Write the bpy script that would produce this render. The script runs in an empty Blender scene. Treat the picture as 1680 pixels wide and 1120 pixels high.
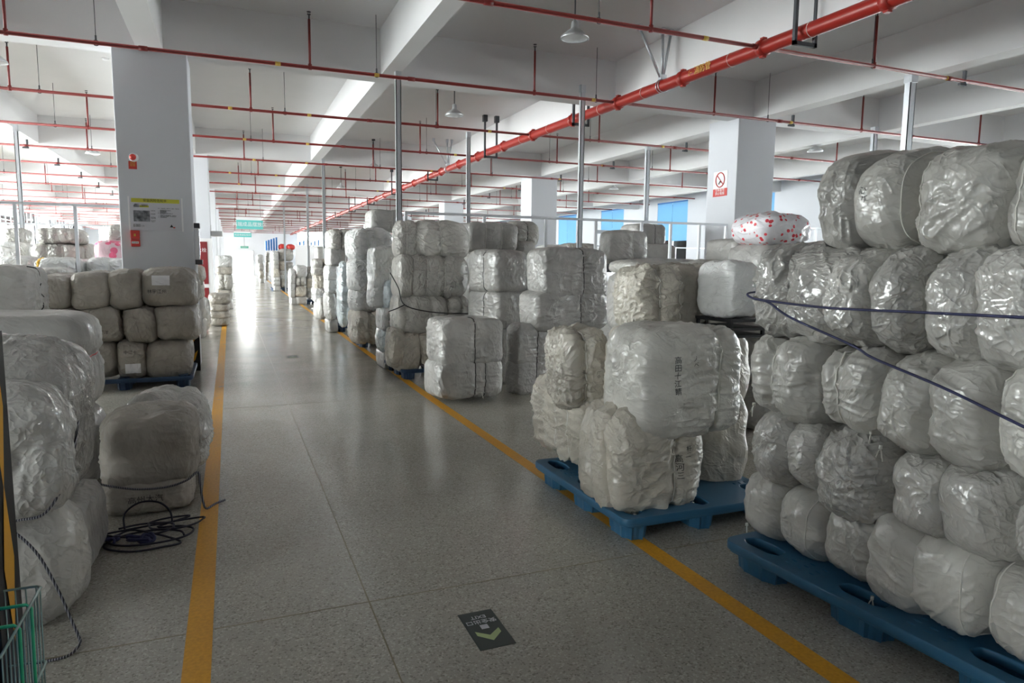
import bpy, bmesh, math, random
import numpy as np
from mathutils import Vector, Matrix
from mathutils.bvhtree import BVHTree
S = bpy.context.scene
COL = S.collection
R = math.radians
# ------------------------------------------------------------------ camera
cam_d = bpy.data.cameras.new('camera'); cam = bpy.data.objects.new('camera', cam_d); COL.objects.link(cam)
cam_d.sensor_width = 36.0; cam_d.lens = 24.0; cam_d.clip_start = .02; cam_d.clip_end = 400
YAW, PIT, ROL = .391164, .114209, .0111137
cy, sy, cp, sp, cr, sr = math.cos(YAW), math.sin(YAW), math.cos(PIT), math.sin(PIT), math.cos(ROL), math.sin(ROL)
r0 = Vector((cy, -sy, 0)); f0 = Vector((sy, cy, 0)); u0 = Vector((0, 0, 1))
fw = f0*cp-u0*sp; u1 = f0*sp+u0*cp
rt = r0*cr+u1*sr; up = u1*cr-r0*sr
cam.matrix_world = Matrix(((rt.x, up.x, -fw.x, 0), (rt.y, up.y, -fw.y, 0), (rt.z, up.z, -fw.z, 1.6), (0, 0, 0, 1)))
cam_d.dof.use_dof = False
S.camera = cam
# ------------------------------------------------------------------ daylight and exposure
w = bpy.data.worlds.new('overcast_sky'); S.world = w; w.use_nodes = True
w.node_tree.nodes['Background'].inputs[0].default_value = (1.0, .99, .975, 1)
w.node_tree.nodes['Background'].inputs[1].default_value = 26.0
S.view_settings.view_transform = 'Standard'; S.view_settings.look = 'None'
S.view_settings.gamma = 1; S.view_settings.use_curve_mapping = False
S.view_settings.exposure = 0.72
S.cycles.max_bounces = 9; S.cycles.diffuse_bounces = 6; S.cycles.glossy_bounces = 4; S.cycles.transparent_max_bounces = 8
S.cycles.caustics_reflective = False; S.cycles.caustics_refractive = False
S.cycles.sample_clamp_indirect = 12
def portal(name, loc, rot, sx, sz):
    l = bpy.data.lights.new(name, 'AREA'); l.shape = 'RECTANGLE'; l.size = sx; l.size_y = sz
    o = bpy.data.objects.new(name, l); COL.objects.link(o); o.location = loc; o.rotation_euler = rot
    l.cycles.is_portal = True
    return o
XL, XR, YB, YE, ZC = -12.6, 19.4, -6.0, 76.6, 5.1
portal('daylight_left_windows', (XL-.1, 35, 2.8), (0, R(-90), 0), 4.5, 82)
portal('daylight_right_windows', (XR+.1, 35, 2.9), (0, R(90), 0), 3.2, 82)
portal('daylight_end_wall', (0, YE+.1, 2.4), (R(-90), 0, 0), 40, 4.4)
# ------------------------------------------------------------------ helpers
def tag(o, label=None, cat=None, group=None, kind=None):
    if label: o['label'] = label
    if cat: o['category'] = cat
    if group: o['group'] = group
    if kind: o['kind'] = kind
    return o
def empty(name, loc=(0, 0, 0), rz=0, parent=None):
    o = bpy.data.objects.new(name, None); COL.objects.link(o); o.location = loc; o.rotation_euler = (0, 0, rz)
    o.empty_display_size = .1
    if parent: o.parent = parent
    return o
def obj(name, me, mat=None, parent=None, loc=None, rot=None):
    o = bpy.data.objects.new(name, me); COL.objects.link(o)
    if mat is not None and len(me.materials) == 0: me.materials.append(mat)
    if parent: o.parent = parent
    if loc is not None: o.location = loc
    if rot is not None: o.rotation_euler = rot
    return o
class MB:
    """collects boxes, tubes and discs into one mesh"""
    def __init__(s): s.v = []; s.f = []; s.sm = []
    def add(s, v, f, smooth=False):
        n = len(s.v); s.v += [tuple(p) for p in v]; s.f += [tuple(i+n for i in q) for q in f]; s.sm += [smooth]*len(f); return s
    def box(s, x0, x1, y0, y1, z0, z1, b=0):
        if b <= 0:
            v = [(x, y, z) for z in (z0, z1) for y in (y0, y1) for x in (x0, x1)]
            return s.add(v, [(0, 2, 3, 1), (4, 5, 7, 6), (0, 1, 5, 4), (2, 6, 7, 3), (0, 4, 6, 2), (1, 3, 7, 5)])
        bm = bmesh.new(); bmesh.ops.create_cube(bm, size=1)
        for q in bm.verts: q.co = Vector(((x0+x1)/2+q.co.x*(x1-x0), (y0+y1)/2+q.co.y*(y1-y0), (z0+z1)/2+q.co.z*(z1-z0)))
        bmesh.ops.bevel(bm, geom=bm.edges[:], offset=b, segments=2, affect='EDGES', profile=.5)
        bm.verts.index_update(); s.add([q.co for q in bm.verts], [[q.index for q in f.verts] for f in bm.faces]); bm.free(); return s
    def tube(s, pts, r, n=8, caps=True, rad=None):
        pts = [Vector(p) for p in pts]; v = []; f = []; prev = None
        for i, p in enumerate(pts):
            a = pts[max(0, i-1)]; b = pts[min(len(pts)-1, i+1)]; t = (b-a).normalized()
            if prev is None:
                h = Vector((0, 0, 1)) if abs(t.z) < .9 else Vector((1, 0, 0)); u = t.cross(h).normalized()
            else:
                u = (prev-t*prev.dot(t)); u = u.normalized() if u.length > 1e-6 else prev
            prev = u; q = t.cross(u); rr = rad[i] if rad else r
            for k in range(n):
                c = 2*math.pi*k/n; v.append(p+(u*math.cos(c)+q*math.sin(c))*rr)
        for i in range(len(pts)-1):
            for k in range(n):
                f.append((i*n+k, i*n+(k+1) % n, (i+1)*n+(k+1) % n, (i+1)*n+k))
        if caps: f.append(tuple(range(n))[::-1]); f.append(tuple((len(pts)-1)*n+k for k in range(n)))
        return s.add(v, f, True)
    def loop(s, pts, r, n=6):
        pts = [Vector(p) for p in pts]; m = len(pts); v = []; f = []
        cen = sum(pts, Vector())/m
        for i, p in enumerate(pts):
            t = (pts[(i+1) % m]-pts[i-1]).normalized(); u = (p-cen); u = (u-t*u.dot(t)).normalized(); q = t.cross(u)
            for k in range(n):
                c = 2*math.pi*k/n; v.append(p+(u*math.cos(c)+q*math.sin(c))*r)
        for i in range(m):
            for k in range(n): f.append((i*n+k, i*n+(k+1) % n, ((i+1) % m)*n+(k+1) % n, ((i+1) % m)*n+k))
        return s.add(v, f, True)
    def lathe(s, prof, c=(0, 0, 0), n=20):
        v = [(c[0]+r*math.cos(2*math.pi*k/n), c[1]+r*math.sin(2*math.pi*k/n), c[2]+z) for r, z in prof for k in range(n)]
        f = [(i*n+k, i*n+(k+1) % n, (i+1)*n+(k+1) % n, (i+1)*n+k) for i in range(len(prof)-1) for k in range(n)]
        return s.add(v, f, True)
    def mesh(s, name):
        me = bpy.data.meshes.new(name); me.from_pydata(s.v, [], s.f); me.polygons.foreach_set('use_smooth', s.sm); me.update(); return me
    def build(s, name, mat, parent=None, loc=None, rot=None): return obj(name, s.mesh(name), mat, parent, loc, rot)
def box_obj(name, mat, x0, x1, y0, y1, z0, z1, parent=None, b=0): return MB().box(x0, x1, y0, y1, z0, z1, b).build(name, mat, parent)
def text_mesh(body, size, depth=.0004, align='CENTER'):
    c = bpy.data.curves.new('text', 'FONT'); c.body = body; c.size = size; c.extrude = depth; c.align_x = align; c.align_y = 'CENTER'; c.resolution_u = 2
    o = bpy.data.objects.new('text', c); COL.objects.link(o)
    dg = bpy.context.evaluated_depsgraph_get(); me = bpy.data.meshes.new_from_object(o.evaluated_get(dg))
    bpy.data.objects.remove(o); me.materials.clear(); return me
def text(name, body, size, mat, parent, loc, rot, align='CENTER', depth=.0006):
    return obj(name, text_mesh(body, size, depth, align), mat, parent, loc, rot)
# ------------------------------------------------------------------ materials
def mat(name, col, rough=.5, metal=0, spec=.5, coat=0, coat_r=.1):
    m = bpy.data.materials.new(name); m.use_nodes = True; b = m.node_tree.nodes['Principled BSDF']
    b.inputs['Base Color'].default_value = (*col, 1); b.inputs['Roughness'].default_value = rough; b.inputs['Metallic'].default_value = metal
    b.inputs['Specular IOR Level'].default_value = spec; b.inputs['Coat Weight'].default_value = coat; b.inputs['Coat Roughness'].default_value = coat_r
    return m
class NT:
    def __init__(s, m): s.t = m.node_tree; s.n = s.t.nodes; s.b = s.n.get('Principled BSDF')
    def new(s, t, **k):
        x = s.n.new(t)
        for a, v in k.items():
            if a.startswith('i_'): x.inputs[a[2:].replace('_', ' ')].default_value = v
            else: setattr(x, a, v)
        return x
    def l(s, a, b): s.t.links.new(a, b)
    def math(s, op, a, b=None, c=None):
        x = s.n.new('ShaderNodeMath'); x.operation = op
        for i, q in enumerate((a, b, c)):
            if q is None: continue
            if isinstance(q, (int, float)): x.inputs[i].default_value = q
            else: s.l(q, x.inputs[i])
        return x.outputs[0]
    def ramp(s, fac, stops):
        x = s.n.new('ShaderNodeValToRGB'); e = x.color_ramp.elements
        for i, (p, c) in enumerate(stops):
            q = e[i] if i < 2 else e.new(p); q.position = p; q.color = (*c, 1) if len(c) == 3 else c
        s.l(fac, x.inputs[0]); return x.outputs[0]
    def mix(s, fac, a, b, blend='MIX'):
        x = s.n.new('ShaderNodeMix'); x.data_type = 'RGBA'; x.blend_type = blend
        for i, q in ((0, fac), (6, a), (7, b)):
            if isinstance(q, (int, float)): x.inputs[i].default_value = q
            elif isinstance(q, tuple): x.inputs[i].default_value = (*q, 1)
            else: s.l(q, x.inputs[i])
        return x.outputs[2]
    def coords(s, scale=(1, 1, 1), kind='Object', rnd=False):
        tc = s.n.new('ShaderNodeTexCoord'); mp = s.n.new('ShaderNodeMapping'); mp.inputs['Scale'].default_value = scale
        s.l(tc.outputs[kind], mp.inputs['Vector'])
        if rnd:
            oi = s.n.new('ShaderNodeObjectInfo'); v = s.n.new('ShaderNodeCombineXYZ')
            for i, m_ in enumerate((37., 91., 53.)): s.l(s.math('MULTIPLY', oi.outputs['Random'], m_), v.inputs[i])
            s.l(v.outputs[0], mp.inputs['Location'])
        return mp.outputs[0]
    def noise(s, vec, scale, detail=2, rough=.5, dist=0, out='Fac'):
        x = s.n.new('ShaderNodeTexNoise'); x.inputs['Scale'].default_value = scale; x.inputs['Detail'].default_value = detail
        x.inputs['Roughness'].default_value = rough; x.inputs['Distortion'].default_value = dist; s.l(vec, x.inputs['Vector']); return x.outputs[out]
    def bump(s, h, strength=.3, dist=.01, prev=None):
        x = s.n.new('ShaderNodeBump'); x.inputs['Strength'].default_value = strength; x.inputs['Distance'].default_value = dist
        s.l(h, x.inputs['Height'])
        if prev is not None: s.l(prev, x.inputs['Normal'])
        return x.outputs[0]
def sack_mat(name, col, rough, coat, crumple, tint=.12, print_=None, big=1.):
    m = mat(name, col, rough, coat=coat, coat_r=.13); t = NT(m)
    co = t.coords(rnd=True)
    n1 = t.noise(co, 3.2, 3); dark = tuple(c*(1-tint*2) for c in col); lite = tuple(min(1, c*(1+tint)) for c in col)
    c1 = t.ramp(n1, [(.3, dark), (.72, lite)])
    oi = t.new('ShaderNodeObjectInfo')
    v = t.math('MULTIPLY_ADD', oi.outputs['Random'], .24, .88)
    hsv = t.new('ShaderNodeHueSaturation'); t.l(v, hsv.inputs['Value']); t.l(c1, hsv.inputs['Color'])
    base = hsv.outputs[0]
    if print_:
        vo = t.new('ShaderNodeTexVoronoi'); vo.inputs['Scale'].default_value = print_[0]; t.l(co, vo.inputs['Vector'])
        k = t.ramp(vo.outputs['Distance'], [(print_[1], (1, 1, 1)), (print_[1]+.05, (0, 0, 0))])
        base = t.mix(k, base, print_[2])
    t.l(base, t.b.inputs['Base Color'])
    # fine creases: ridged, warped noise at two scales, stretched so that the folds run in streaks
    def ridge(vec, sc, d, dist): return t.math('POWER', t.math('SUBTRACT', 1., t.math('ABSOLUTE', t.math('MULTIPLY_ADD', t.noise(vec, sc, d, .5, dist), 4., -2.)), None), 2.)
    def streak(scale, k):
        tc = t.new('ShaderNodeTexCoord'); mp = t.new('ShaderNodeMapping'); mp.vector_type = 'TEXTURE'; mp.inputs['Scale'].default_value = scale
        r_ = t.new('ShaderNodeCombineXYZ')
        for i, m_ in enumerate((3.1*k, 5.3*k, 2.3*k)): t.l(t.math('MULTIPLY', oi.outputs['Random'], m_), r_.inputs[i])
        t.l(r_.outputs[0], mp.inputs['Rotation']); t.l(r_.outputs[0], mp.inputs['Location']); t.l(tc.outputs['Object'], mp.inputs['Vector']); return mp.outputs[0]
    a = ridge(streak((1, 3.6, 1), 1.), 15/big, 2, .45); a2 = ridge(streak((1, 1, 3.2), 2.3), 24/big, 1, .4); b_ = ridge(co, 34, 1, .5)
    msk = t.ramp(t.noise(co, 4.5, 2), [(.38, (0, 0, 0)), (.62, (1, 1, 1))])
    h = t.math('ADD', t.math('MULTIPLY', t.math('MULTIPLY', a, msk), .8), t.math('ADD', t.math('MULTIPLY', a2, .3), t.math('MULTIPLY', b_, .05)))
    nb = t.bump(h, min(1, crumple*big**.5), .012*big**1.5)
    if crumple > .8:
        nb = t.bump(ridge(co, 16, 0, 1.2), crumple*.45, .012, nb)
    t.l(nb, t.b.inputs['Normal'])
    return m
M = {}
M['poly'] = sack_mat('woven_sack_grey', (.54, .53, .495), .32, .35, .65)
M['plastic'] = sack_mat('sack_under_clear_film', (.53, .52, .49), .28, .9, .85)
M['cream'] = sack_mat('woven_sack_cream', (.55, .515, .445), .34, .3, .75)
M['smooth'] = sack_mat('coated_sack_grey', (.47, .465, .445), .38, .25, .45)
M['drab'] = sack_mat('woven_sack_drab', (.40, .37, .325), .42, .2, .55)
M['white'] = sack_mat('white_sack', (.74, .745, .74), .38, .35, .7)
M['blue'] = sack_mat('bluish_film_bag', (.66, .74, .78), .28, .9, .7)
M['floral'] = sack_mat('floral_print_bag', (.82, .80, .84), .4, .4, .4, print_=(17, .27, (.70, .05, .07)))
M['pink'] = sack_mat('pink_print_bag', (.85, .60, .66), .4, .3, .4, print_=(7, .42, (.80, .13, .25)))
for k_, a_ in dict(poly=((.53, .515, .48), .34, .35, .58), cream=((.56, .52, .45), .36, .3, .8), smooth=((.46, .45, .43), .36, .3, .30), drab=((.40, .37, .325), .42, .2, .36), white=((.70, .70, .69), .38, .35, .8), blue=((.62, .70, .74), .28, .9, .8), plastic=((.55, .54, .51), .3, .8, .85)).items():
    M[k_+'_far'] = sack_mat(M[k_].name+'_creased', *a_, big=2.1)
M['cord_white'] = mat('white_cord', (.72, .71, .66), .6)
M['cord_black'] = mat('black_cord', (.02, .02, .022), .6)
M['cord_red'] = mat('red_cord', (.5, .06, .05), .6)
M['cord_yellow'] = mat('yellow_webbing', (.85, .50, .06), .6)
M['ink'] = mat('black_marker_ink', (.03, .03, .035), .6)
M['paper'] = mat('white_paper_label', (.80, .80, .82), .6)
M['rope'] = mat('navy_rope', (.02, .023, .085), .6)
M['rope_dark'] = mat('blue_black_rope', (.012, .012, .03), .6)
M['tape'] = mat('floor_tape_orange', (.80, .40, .035), .42)
def paint(name, col, r=.75, v=.05):
    m = mat(name, col, r, spec=.25); t = NT(m); co = t.coords(kind='Object')
    t.l(t.ramp(t.noise(co, .7, 4), [(.3, tuple(c*(1-v) for c in col)), (.7, col)]), t.b.inputs['Base Color'])
    t.l(t.bump(t.noise(co, 14, 3), .05, .01), t.b.inputs['Normal']); return m
M['wall'] = paint('wall_paint_daylight_tint', (.68, .70, .745))  # white paint with the bluish cast of daylight mixed into its colour
M['ceil'] = paint('white_ceiling_paint', (.74, .74, .75))
M['red'] = mat('fire_red_paint', (.33, .022, .014), .36)
M['darkred'] = mat('dark_red_pipe_paint', (.20, .018, .016), .45)
M['yel'] = mat('yellow_pipe_band', (.62, .40, .07), .5)
M['steel'] = mat('galvanised_steel', (.62, .65, .69), .38, .75)
M['alu'] = mat('aluminium_frame', (.75, .77, .80), .35, .6)
M['dark'] = mat('dark_grey_bracket', (.06, .065, .075), .5)
M['lamp'] = mat('lamp_shade_grey', (.50, .51, .52), .35, .4)
M['lens'] = mat('lamp_lens', (.62, .63, .64), .15)
M['black'] = mat('black_rubber', (.012, .012, .014), .55)
M['hazard'] = mat('hazard_yellow', (.85, .42, .02), .45)
M['pallet'] = mat('blue_plastic', (.03, .125, .235), .4)
M['whitepl'] = mat('white_plastic', (.85, .85, .87), .4)
M['redsign'] = mat('red_sign', (.62, .05, .04), .45)
M['yelsign'] = mat('yellow_green_print', (.62, .60, .06), .5)
M['grey'] = mat('grey_print', (.62, .62, .67), .5)
M['teal'] = mat('teal_sign', (.13, .55, .53), .5)
M['green'] = mat('green_sign', (.08, .45, .33), .5)
M['darkgreen'] = mat('dark_green_sticker', (.035, .05, .048), .4)
M['palegreen'] = mat('pale_green_print', (.42, .52, .25), .5)
M['maroon'] = mat('maroon_panel', (.22, .025, .03), .35)
M['blueplastic'] = mat('blue_sheet', (.05, .20, .55), .5)
M['photo'] = mat('printed_photo', (.1, .11, .12), .4)
t = NT(M['photo']); t.l(t.ramp(t.noise(t.coords((1, 1, 1)), 14, 4), [(.35, (.03, .035, .04)), (.7, (.36, .37, .40))]), t.b.inputs['Base Color'])
# tape worn through in places
t = NT(M['tape']); co = t.coords(kind='Object'); wn = t.noise(co, 5, 5, .7); wmask = t.ramp(wn, [(.60, (0, 0, 0)), (.66, (1, 1, 1))])
sx = t.new('ShaderNodeSeparateXYZ'); t.l(co, sx.inputs[0])
worn = t.math('MULTIPLY', wmask, t.math('MINIMUM', t.math('MAXIMUM', t.math('SUBTRACT', sx.outputs[1], 6.2), .0), 1.))
t.l(t.mix(worn, t.ramp(t.noise(co, 60, 2), [(.3, (.66, .31, .02)), (.7, (.80, .40, .03))]), (.34, .32, .28)), t.b.inputs['Base Color'])
# terrazzo floor
M['floor'] = mat('terrazzo_floor', (.3, .3, .28), .25); t = NT(M['floor']); co = t.coords(kind='Object')
vo = t.new('ShaderNodeTexVoronoi'); vo.inputs['Scale'].default_value = 125; t.l(co, vo.inputs['Vector'])
hs = t.new('ShaderNodeSeparateColor'); t.l(vo.outputs['Color'], hs.inputs[0])
chip = t.ramp(hs.outputs[0], [(.0, (.22, .21, .185)), (.10, (.24, .23, .20)), (.12, (.42, .40, .355)), (.84, (.48, .455, .41)), (.86, (.58, .56, .51)), (1., (.68, .66, .61))])
fine = t.noise(co, 220, 2); chip = t.mix(.35, chip, t.ramp(fine, [(.3, (.29, .275, .24)), (.7, (.50, .48, .43))]))
big = t.noise(co, .55, 4, .6); chip = t.mix(1., chip, t.ramp(big, [(.3, (.80, .80, .80)), (.7, (1.04, 1.04, 1.03))]), 'MULTIPLY')
t.l(chip, t.b.inputs['Base Color'])
sc = t.coords((.35, 1.6, 1), kind='Object'); t.l(t.ramp(t.noise(sc, 1.3, 3), [(.3, (.13, .13, .13)), (.7, (.27, .27, .27))]), t.b.inputs['Roughness'])
t.l(t.bump(t.noise(t.coords((.12, 1, 1), kind='Object'), 2.2, 2), .05, .02), t.b.inputs['Normal'])
# window glass and blinds
def glass():
    m = bpy.data.materials.new('window_glass'); m.use_nodes = True; t = NT(m); t.n.remove(t.b)
    a = t.new('ShaderNodeBsdfTransparent'); a.inputs[0].default_value = (.95, .98, .98, 1); g = t.new('ShaderNodeBsdfGlossy'); g.inputs['Roughness'].default_value = .02
    f = t.new('ShaderNodeFresnel'); x = t.new('ShaderNodeMixShader'); t.l(f.outputs[0], x.inputs[0]); t.l(a.outputs[0], x.inputs[1]); t.l(g.outputs[0], x.inputs[2])
    t.l(x.outputs[0], t.n['Material Output'].inputs[0]); return m
M['glass'] = glass()
def blind():
    m = bpy.data.materials.new('blue_blind_fabric'); m.use_nodes = True; t = NT(m); t.n.remove(t.b)
    a = t.new('ShaderNodeBsdfDiffuse'); a.inputs[0].default_value = (.25, .52, .78, 1); g = t.new('ShaderNodeBsdfTranslucent'); g.inputs[0].default_value = (.22, .50, .78, 1)
    x = t.new('ShaderNodeMixShader'); x.inputs[0].default_value = .12; t.l(a.outputs[0], x.inputs[1]); t.l(g.outputs[0], x.inputs[2])
    t.l(x.outputs[0], t.n['Material Output'].inputs[0]); return m
M['blind'] = blind()
# ------------------------------------------------------------------ the room
def struct(name, mb, m): o = mb.build(name, M[m]); o['kind'] = 'structure'; return o
floor = struct('floor', MB().box(XL, XR, YB, YE, -.2, 0), 'floor')
def strip(x0, x1, y0, y1):
    MB().box(x0, x1, y0, y1, -.01, .0007).build('divider_strip', M['strip'], floor)
M['strip'] = mat('brass_divider_strip', (.20, .17, .10), .4)
for x in (.555, 4.0, 7.5): strip(x, x+.006, -5, 70)
for y in (3.09, 7.9, 12.7, 17.5, 22.3, 27.1): strip(-5, 12, y, y+.006)
struct('ceiling', MB().box(XL, XR, YB, YE, ZC, ZC+.2), 'ceil')
# wall with openings along Y (x const) ; openings = list of (y0,y1,z0,z1)
def side_wall(name, x0, x1, ops):
    b = MB(); y = YB
    for (a, c, z0, z1) in ops:
        b.box(x0, x1, y, a, 0, ZC); b.box(x0, x1, a, c, 0, z0); b.box(x0, x1, a, c, z1, ZC); y = c
    b.box(x0, x1, y, YE, 0, ZC); struct(name, b, 'wall')
WL = [(-3.9, -1.1, 1.0, 3.8)]+[(y, y+4.45, .6, 4.9) for y in np.arange(10.2, 72, 4.875)]
WR = [(y, y+2.4, 1.1, 4.5) for y in (-.9, 4.5, 9.95, 15.4, 20.8, 26.2, 31.7, 37.1, 42.6, 48, 53.4, 58.9, 64.3)]
side_wall('wall_left', XL-.24, XL, WL); side_wall('wall_right', XR, XR+.24, WR)
struct('wall_back', MB().box(XL, XR, YB-.24, YB, 0, ZC), 'wall')
eb = MB(); EO = [(XL+1, -1.6, .6, 4.9), (.62, 2.28, 0, 2.55), (6.75, 9.4, 2.9, 4.7), (10.2, 18.6, 1.0, 4.3)]; x = XL
for (a, c, z0, z1) in EO:
    eb.box(x, a, YE, YE+.24, 0, ZC)
    if z0 > 0: eb.box(a, c, YE, YE+.24, 0, z0)
    eb.box(a, c, YE, YE+.24, z1, ZC); x = c
eb.box(x, XR, YE, YE+.24, 0, ZC); struct('wall_far', eb, 'wall')
wn = 0
def window(axis, pos, a, c, z0, z1, n, blinds=False, sgn=1):
    global wn; wn += 1; f = MB(); t_ = .05; p0, p1 = pos, pos+.07*sgn; lo, hi = min(p0, p1), max(p0, p1)
    def bx(u0, u1, za, zb): f.box(lo, hi, u0, u1, za, zb) if axis == 'x' else f.box(u0, u1, lo, hi, za, zb)
    bx(a, c, z0, z0+t_); bx(a, c, z1-t_, z1)
    for i in range(n+1):
        u = a+(c-a-t_)*i/n; bx(u, u+t_, z0+t_, z1-t_)
    bx(a, c, z1-1.0, z1-1.0+t_)
    o = f.build('window_%d' % wn, M['alu']); o['kind'] = 'structure'; q = (lo+hi)/2
    g = MB(); g.box(q-.003, q+.003, a, c, z0, z1) if axis == 'x' else g.box(a, c, q-.003, q+.003, z0, z1); g.build('pane', M['glass'], o)
    if blinds:
        e = pos-.06*sgn
        for k in range(2):
            u0 = a+(c-a)*k/2+.01; u1 = a+(c-a)*(k+1)/2-.01
            MB().box(e-.002, e+.002, u0, u1, z0+(1.62 if k == 0 else 1.66), z1).build('blind', M['blind'], o)
        MB().box(e-.03, e+.03, a, c, z1, z1+.06).build('blind_rail', M['blueplastic'], o)
for (a, c, z0, z1) in WL: window('x', XL-.08, a, c, z0, z1, 4, sgn=-1)
for i, (a, c, z0, z1) in enumerate(WR): window('x', XR+.08, a, c, z0, z1, 2, blinds=True)
window('y', YE+.1, XL+1, -1.6, .6, 4.9, 18); window('y', YE+.1, 6.75, 9.4, 2.9, 4.7, 3); window('y', YE+.1, 10.2, 18.6, 1.0, 4.3, 8)
d = MB(); d.box(.56, .62, YE-.04, YE+.28, 0, 2.61); d.box(2.28, 2.34, YE-.04, YE+.28, 0, 2.61); d.box(.56, 2.34, YE-.04, YE+.28, 2.55, 2.61)
do = d.build('door_1', M['alu']); do['kind'] = 'structure'
# pavement outside the far door
o = MB().box(-40, 40, YE+.24, YE+40, -.2, -.05).build('ground', mat('outdoor_concrete', (.55, .55, .52), .9)); o['kind'] = 'structure'
# columns
CX = [-21.4+.0, -11.84, -1.37, 9.1, 18.6]; CYS = [.80]+[1.05+9.75*i for i in range(1, 8)]
for xi in (-1.37, 9.1):
    for y in CYS:
        if y > 75: continue
        o = MB().box(xi, xi+.915, y, y+.88, 0, 4.45, .012).build('column', M['wall']); o['kind'] = 'structure'
        o['label'] = 'white square concrete column'
# beams
def beam(x0, x1, y0, y1, z0=4.4):
    o = MB().box(x0, x1, y0, y1, z0, ZC+.05).build('beam', M['ceil']); o['kind'] = 'structure'; o['label'] = 'white painted concrete ceiling beam'
for k in range(-6, 6):
    xc = -.9+3.49*k; xc += {1: -.24, 2: .38, 4: -.24, 5: .3}.get(k, 0); wd = .16 if k % 3 == 0 else .125
    if XL < xc-.2 and xc+.2 < XR: beam(xc-wd, xc+wd, YB, YE, 4.4 if k % 3 == 0 else 4.42)
for y in CYS:
    if y < 75: beam(XL, XR, y-.05, y+.32, 4.40)
# ------------------------------------------------------------------ floor tape
def tape(name, x0, x1, y0, y1, lab):
    n = int((y1-y0)/.5); b = MB()
    for i in range(n): b.add([(x0(y0+(y1-y0)*j/n) + dx, y0+(y1-y0)*j/n, .0012) for j in (i, i+1) for dx in (0, .105)], [(0, 1, 3, 2)])
    tag(b.build(name, M['tape']), lab, 'floor marking')
tape('floor_tape', lambda y: -.225+.0*y, None, -4, 40, 'orange floor line along the left side of the aisle, worn beyond the coiled rope')
tape('floor_tape', lambda y: 2.10+max(0, y-8)*.012, None, -4, 60, 'orange floor line along the right side of the aisle, passing under the skewed pallet')
# ------------------------------------------------------------------ pendants, pipes
rnd = random.Random(4)
BR = [3.7+3.25*i for i in range(23)]
ordw = ['nearest', 'second nearest', 'third', 'fourth', 'fifth', 'sixth', 'seventh', 'eighth', 'ninth', 'tenth', 'eleventh', 'twelfth']
ZP = 4.27
def riser_mesh():
    b = MB(); b.tube([(0, 0, 0), (0, 0, .64)], .017, 8); b.tube([(0, 0, -.03), (0, 0, .045)], .026, 8); return b.mesh('riser')
def head_mesh():
    b = MB(); b.tube([(0, 0, .64), (0, 0, .70)], .011, 6); b.tube([(0, 0, .70), (0, 0, .705)], .026, 8); b.tube([(0, 0, .735), (0, 0, .739)], .03, 8)
    b.tube([(-.014, 0, .70), (-.016, 0, .72), (0, 0, .737)], .003, 4); b.tube([(.014, 0, .70), (.016, 0, .72), (0, 0, .737)], .003, 4); return b.mesh('sprinkler_head')
def rod_mesh():
    b = MB(); b.tube([(0, 0, .03), (0, 0, ZC-ZP)], .005, 6); b.tube([(0, 0, .03), (0, 0, .09)], .012, 6); b.loop([(.033*math.cos(a), 0, .033*math.sin(a)) for a in np.linspace(0, 2*math.pi, 12, endpoint=False)], .006, 4); return b.mesh('hanger_rod')
def brk_mesh():
    b = MB(); b.box(-.02, .02, -.02, .02, -.07, .14); b.box(-.10, .03, -.02, .02, -.07, -.035); return b.mesh('hanger_bracket')
def band_mesh(r=.0275, w=.035):
    b = MB(); b.tube([(-w, 0, 0), (w, 0, 0)], r, 10); return b.mesh('yellow_band')
RM, HM, RODM, BKM, BNM = riser_mesh(), head_mesh(), rod_mesh(), brk_mesh(), band_mesh()
MAINX = lambda y: 5.9+max(0, 16-y)*.03
for i, y in enumerate(BR):
    if y > 75: break
    n = ordw[i] if i < 12 else None
    e = empty('sprinkler_pipe', (0, y, ZP))
    if n: tag(e, f'{n} thin red sprinkler pipe crossing the ceiling, counted from the camera', 'pipe')
    else: tag(e, f"distant thin red sprinkler pipe, {['thirteenth','fourteenth','fifteenth','sixteenth','seventeenth','eighteenth','nineteenth','twentieth','twenty-first','twenty-second','twenty-third'][i-12]} from the camera", 'pipe')
    e['group'] = 'red sprinkler branch pipes under the beams'
    b = MB(); x0, x1 = (-11.5, 17.5); b.tube([(x0, 0, 0), (x1, 0, 0)], .0245, 10 if i < 8 else 6)
    for q in np.arange(-11.4, 17, 3.49):
        if i < 9: b.tube([(q-.05, 0, 0), (q+.05, 0, 0)], .031, 10)
    b.build('pipe_run', M['darkred'], e)
    for k in range(-5, 5):
        x = 1.02+3.52*k+(0 if i % 2 == 0 else -.55)+rnd.uniform(-.15, .15)
        if i < 2: x = 1.02+3.52*k
        if not (x0 < x < x1): continue
        o = obj('riser', RM, M['darkred'], e, (x, 0, 0));
        if i < 14: obj('sprinkler_head', HM, M['dark'], o)
    for k in range(-3, 4):
        x = k*3.49+.7+rnd.uniform(-.4, .4)
        if i == 2: x = -1.55+3.6*k+(.1 if k == 0 else 0)
        if i < 12: obj('hanger_rod', RODM, M['dark'], e, (x, 0, 0))
    for x in (9.85, -4.39):
        if i < 12: obj('hanger_bracket', BKM, M['dark'], e, (x, 0, 0))
    if i < 8:
        for x in (.1, 1.45, 5.0, 9.2): obj('yellow_band', BNM, M['yel'], e, (x+.3*(i % 3), 0, 0))
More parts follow.
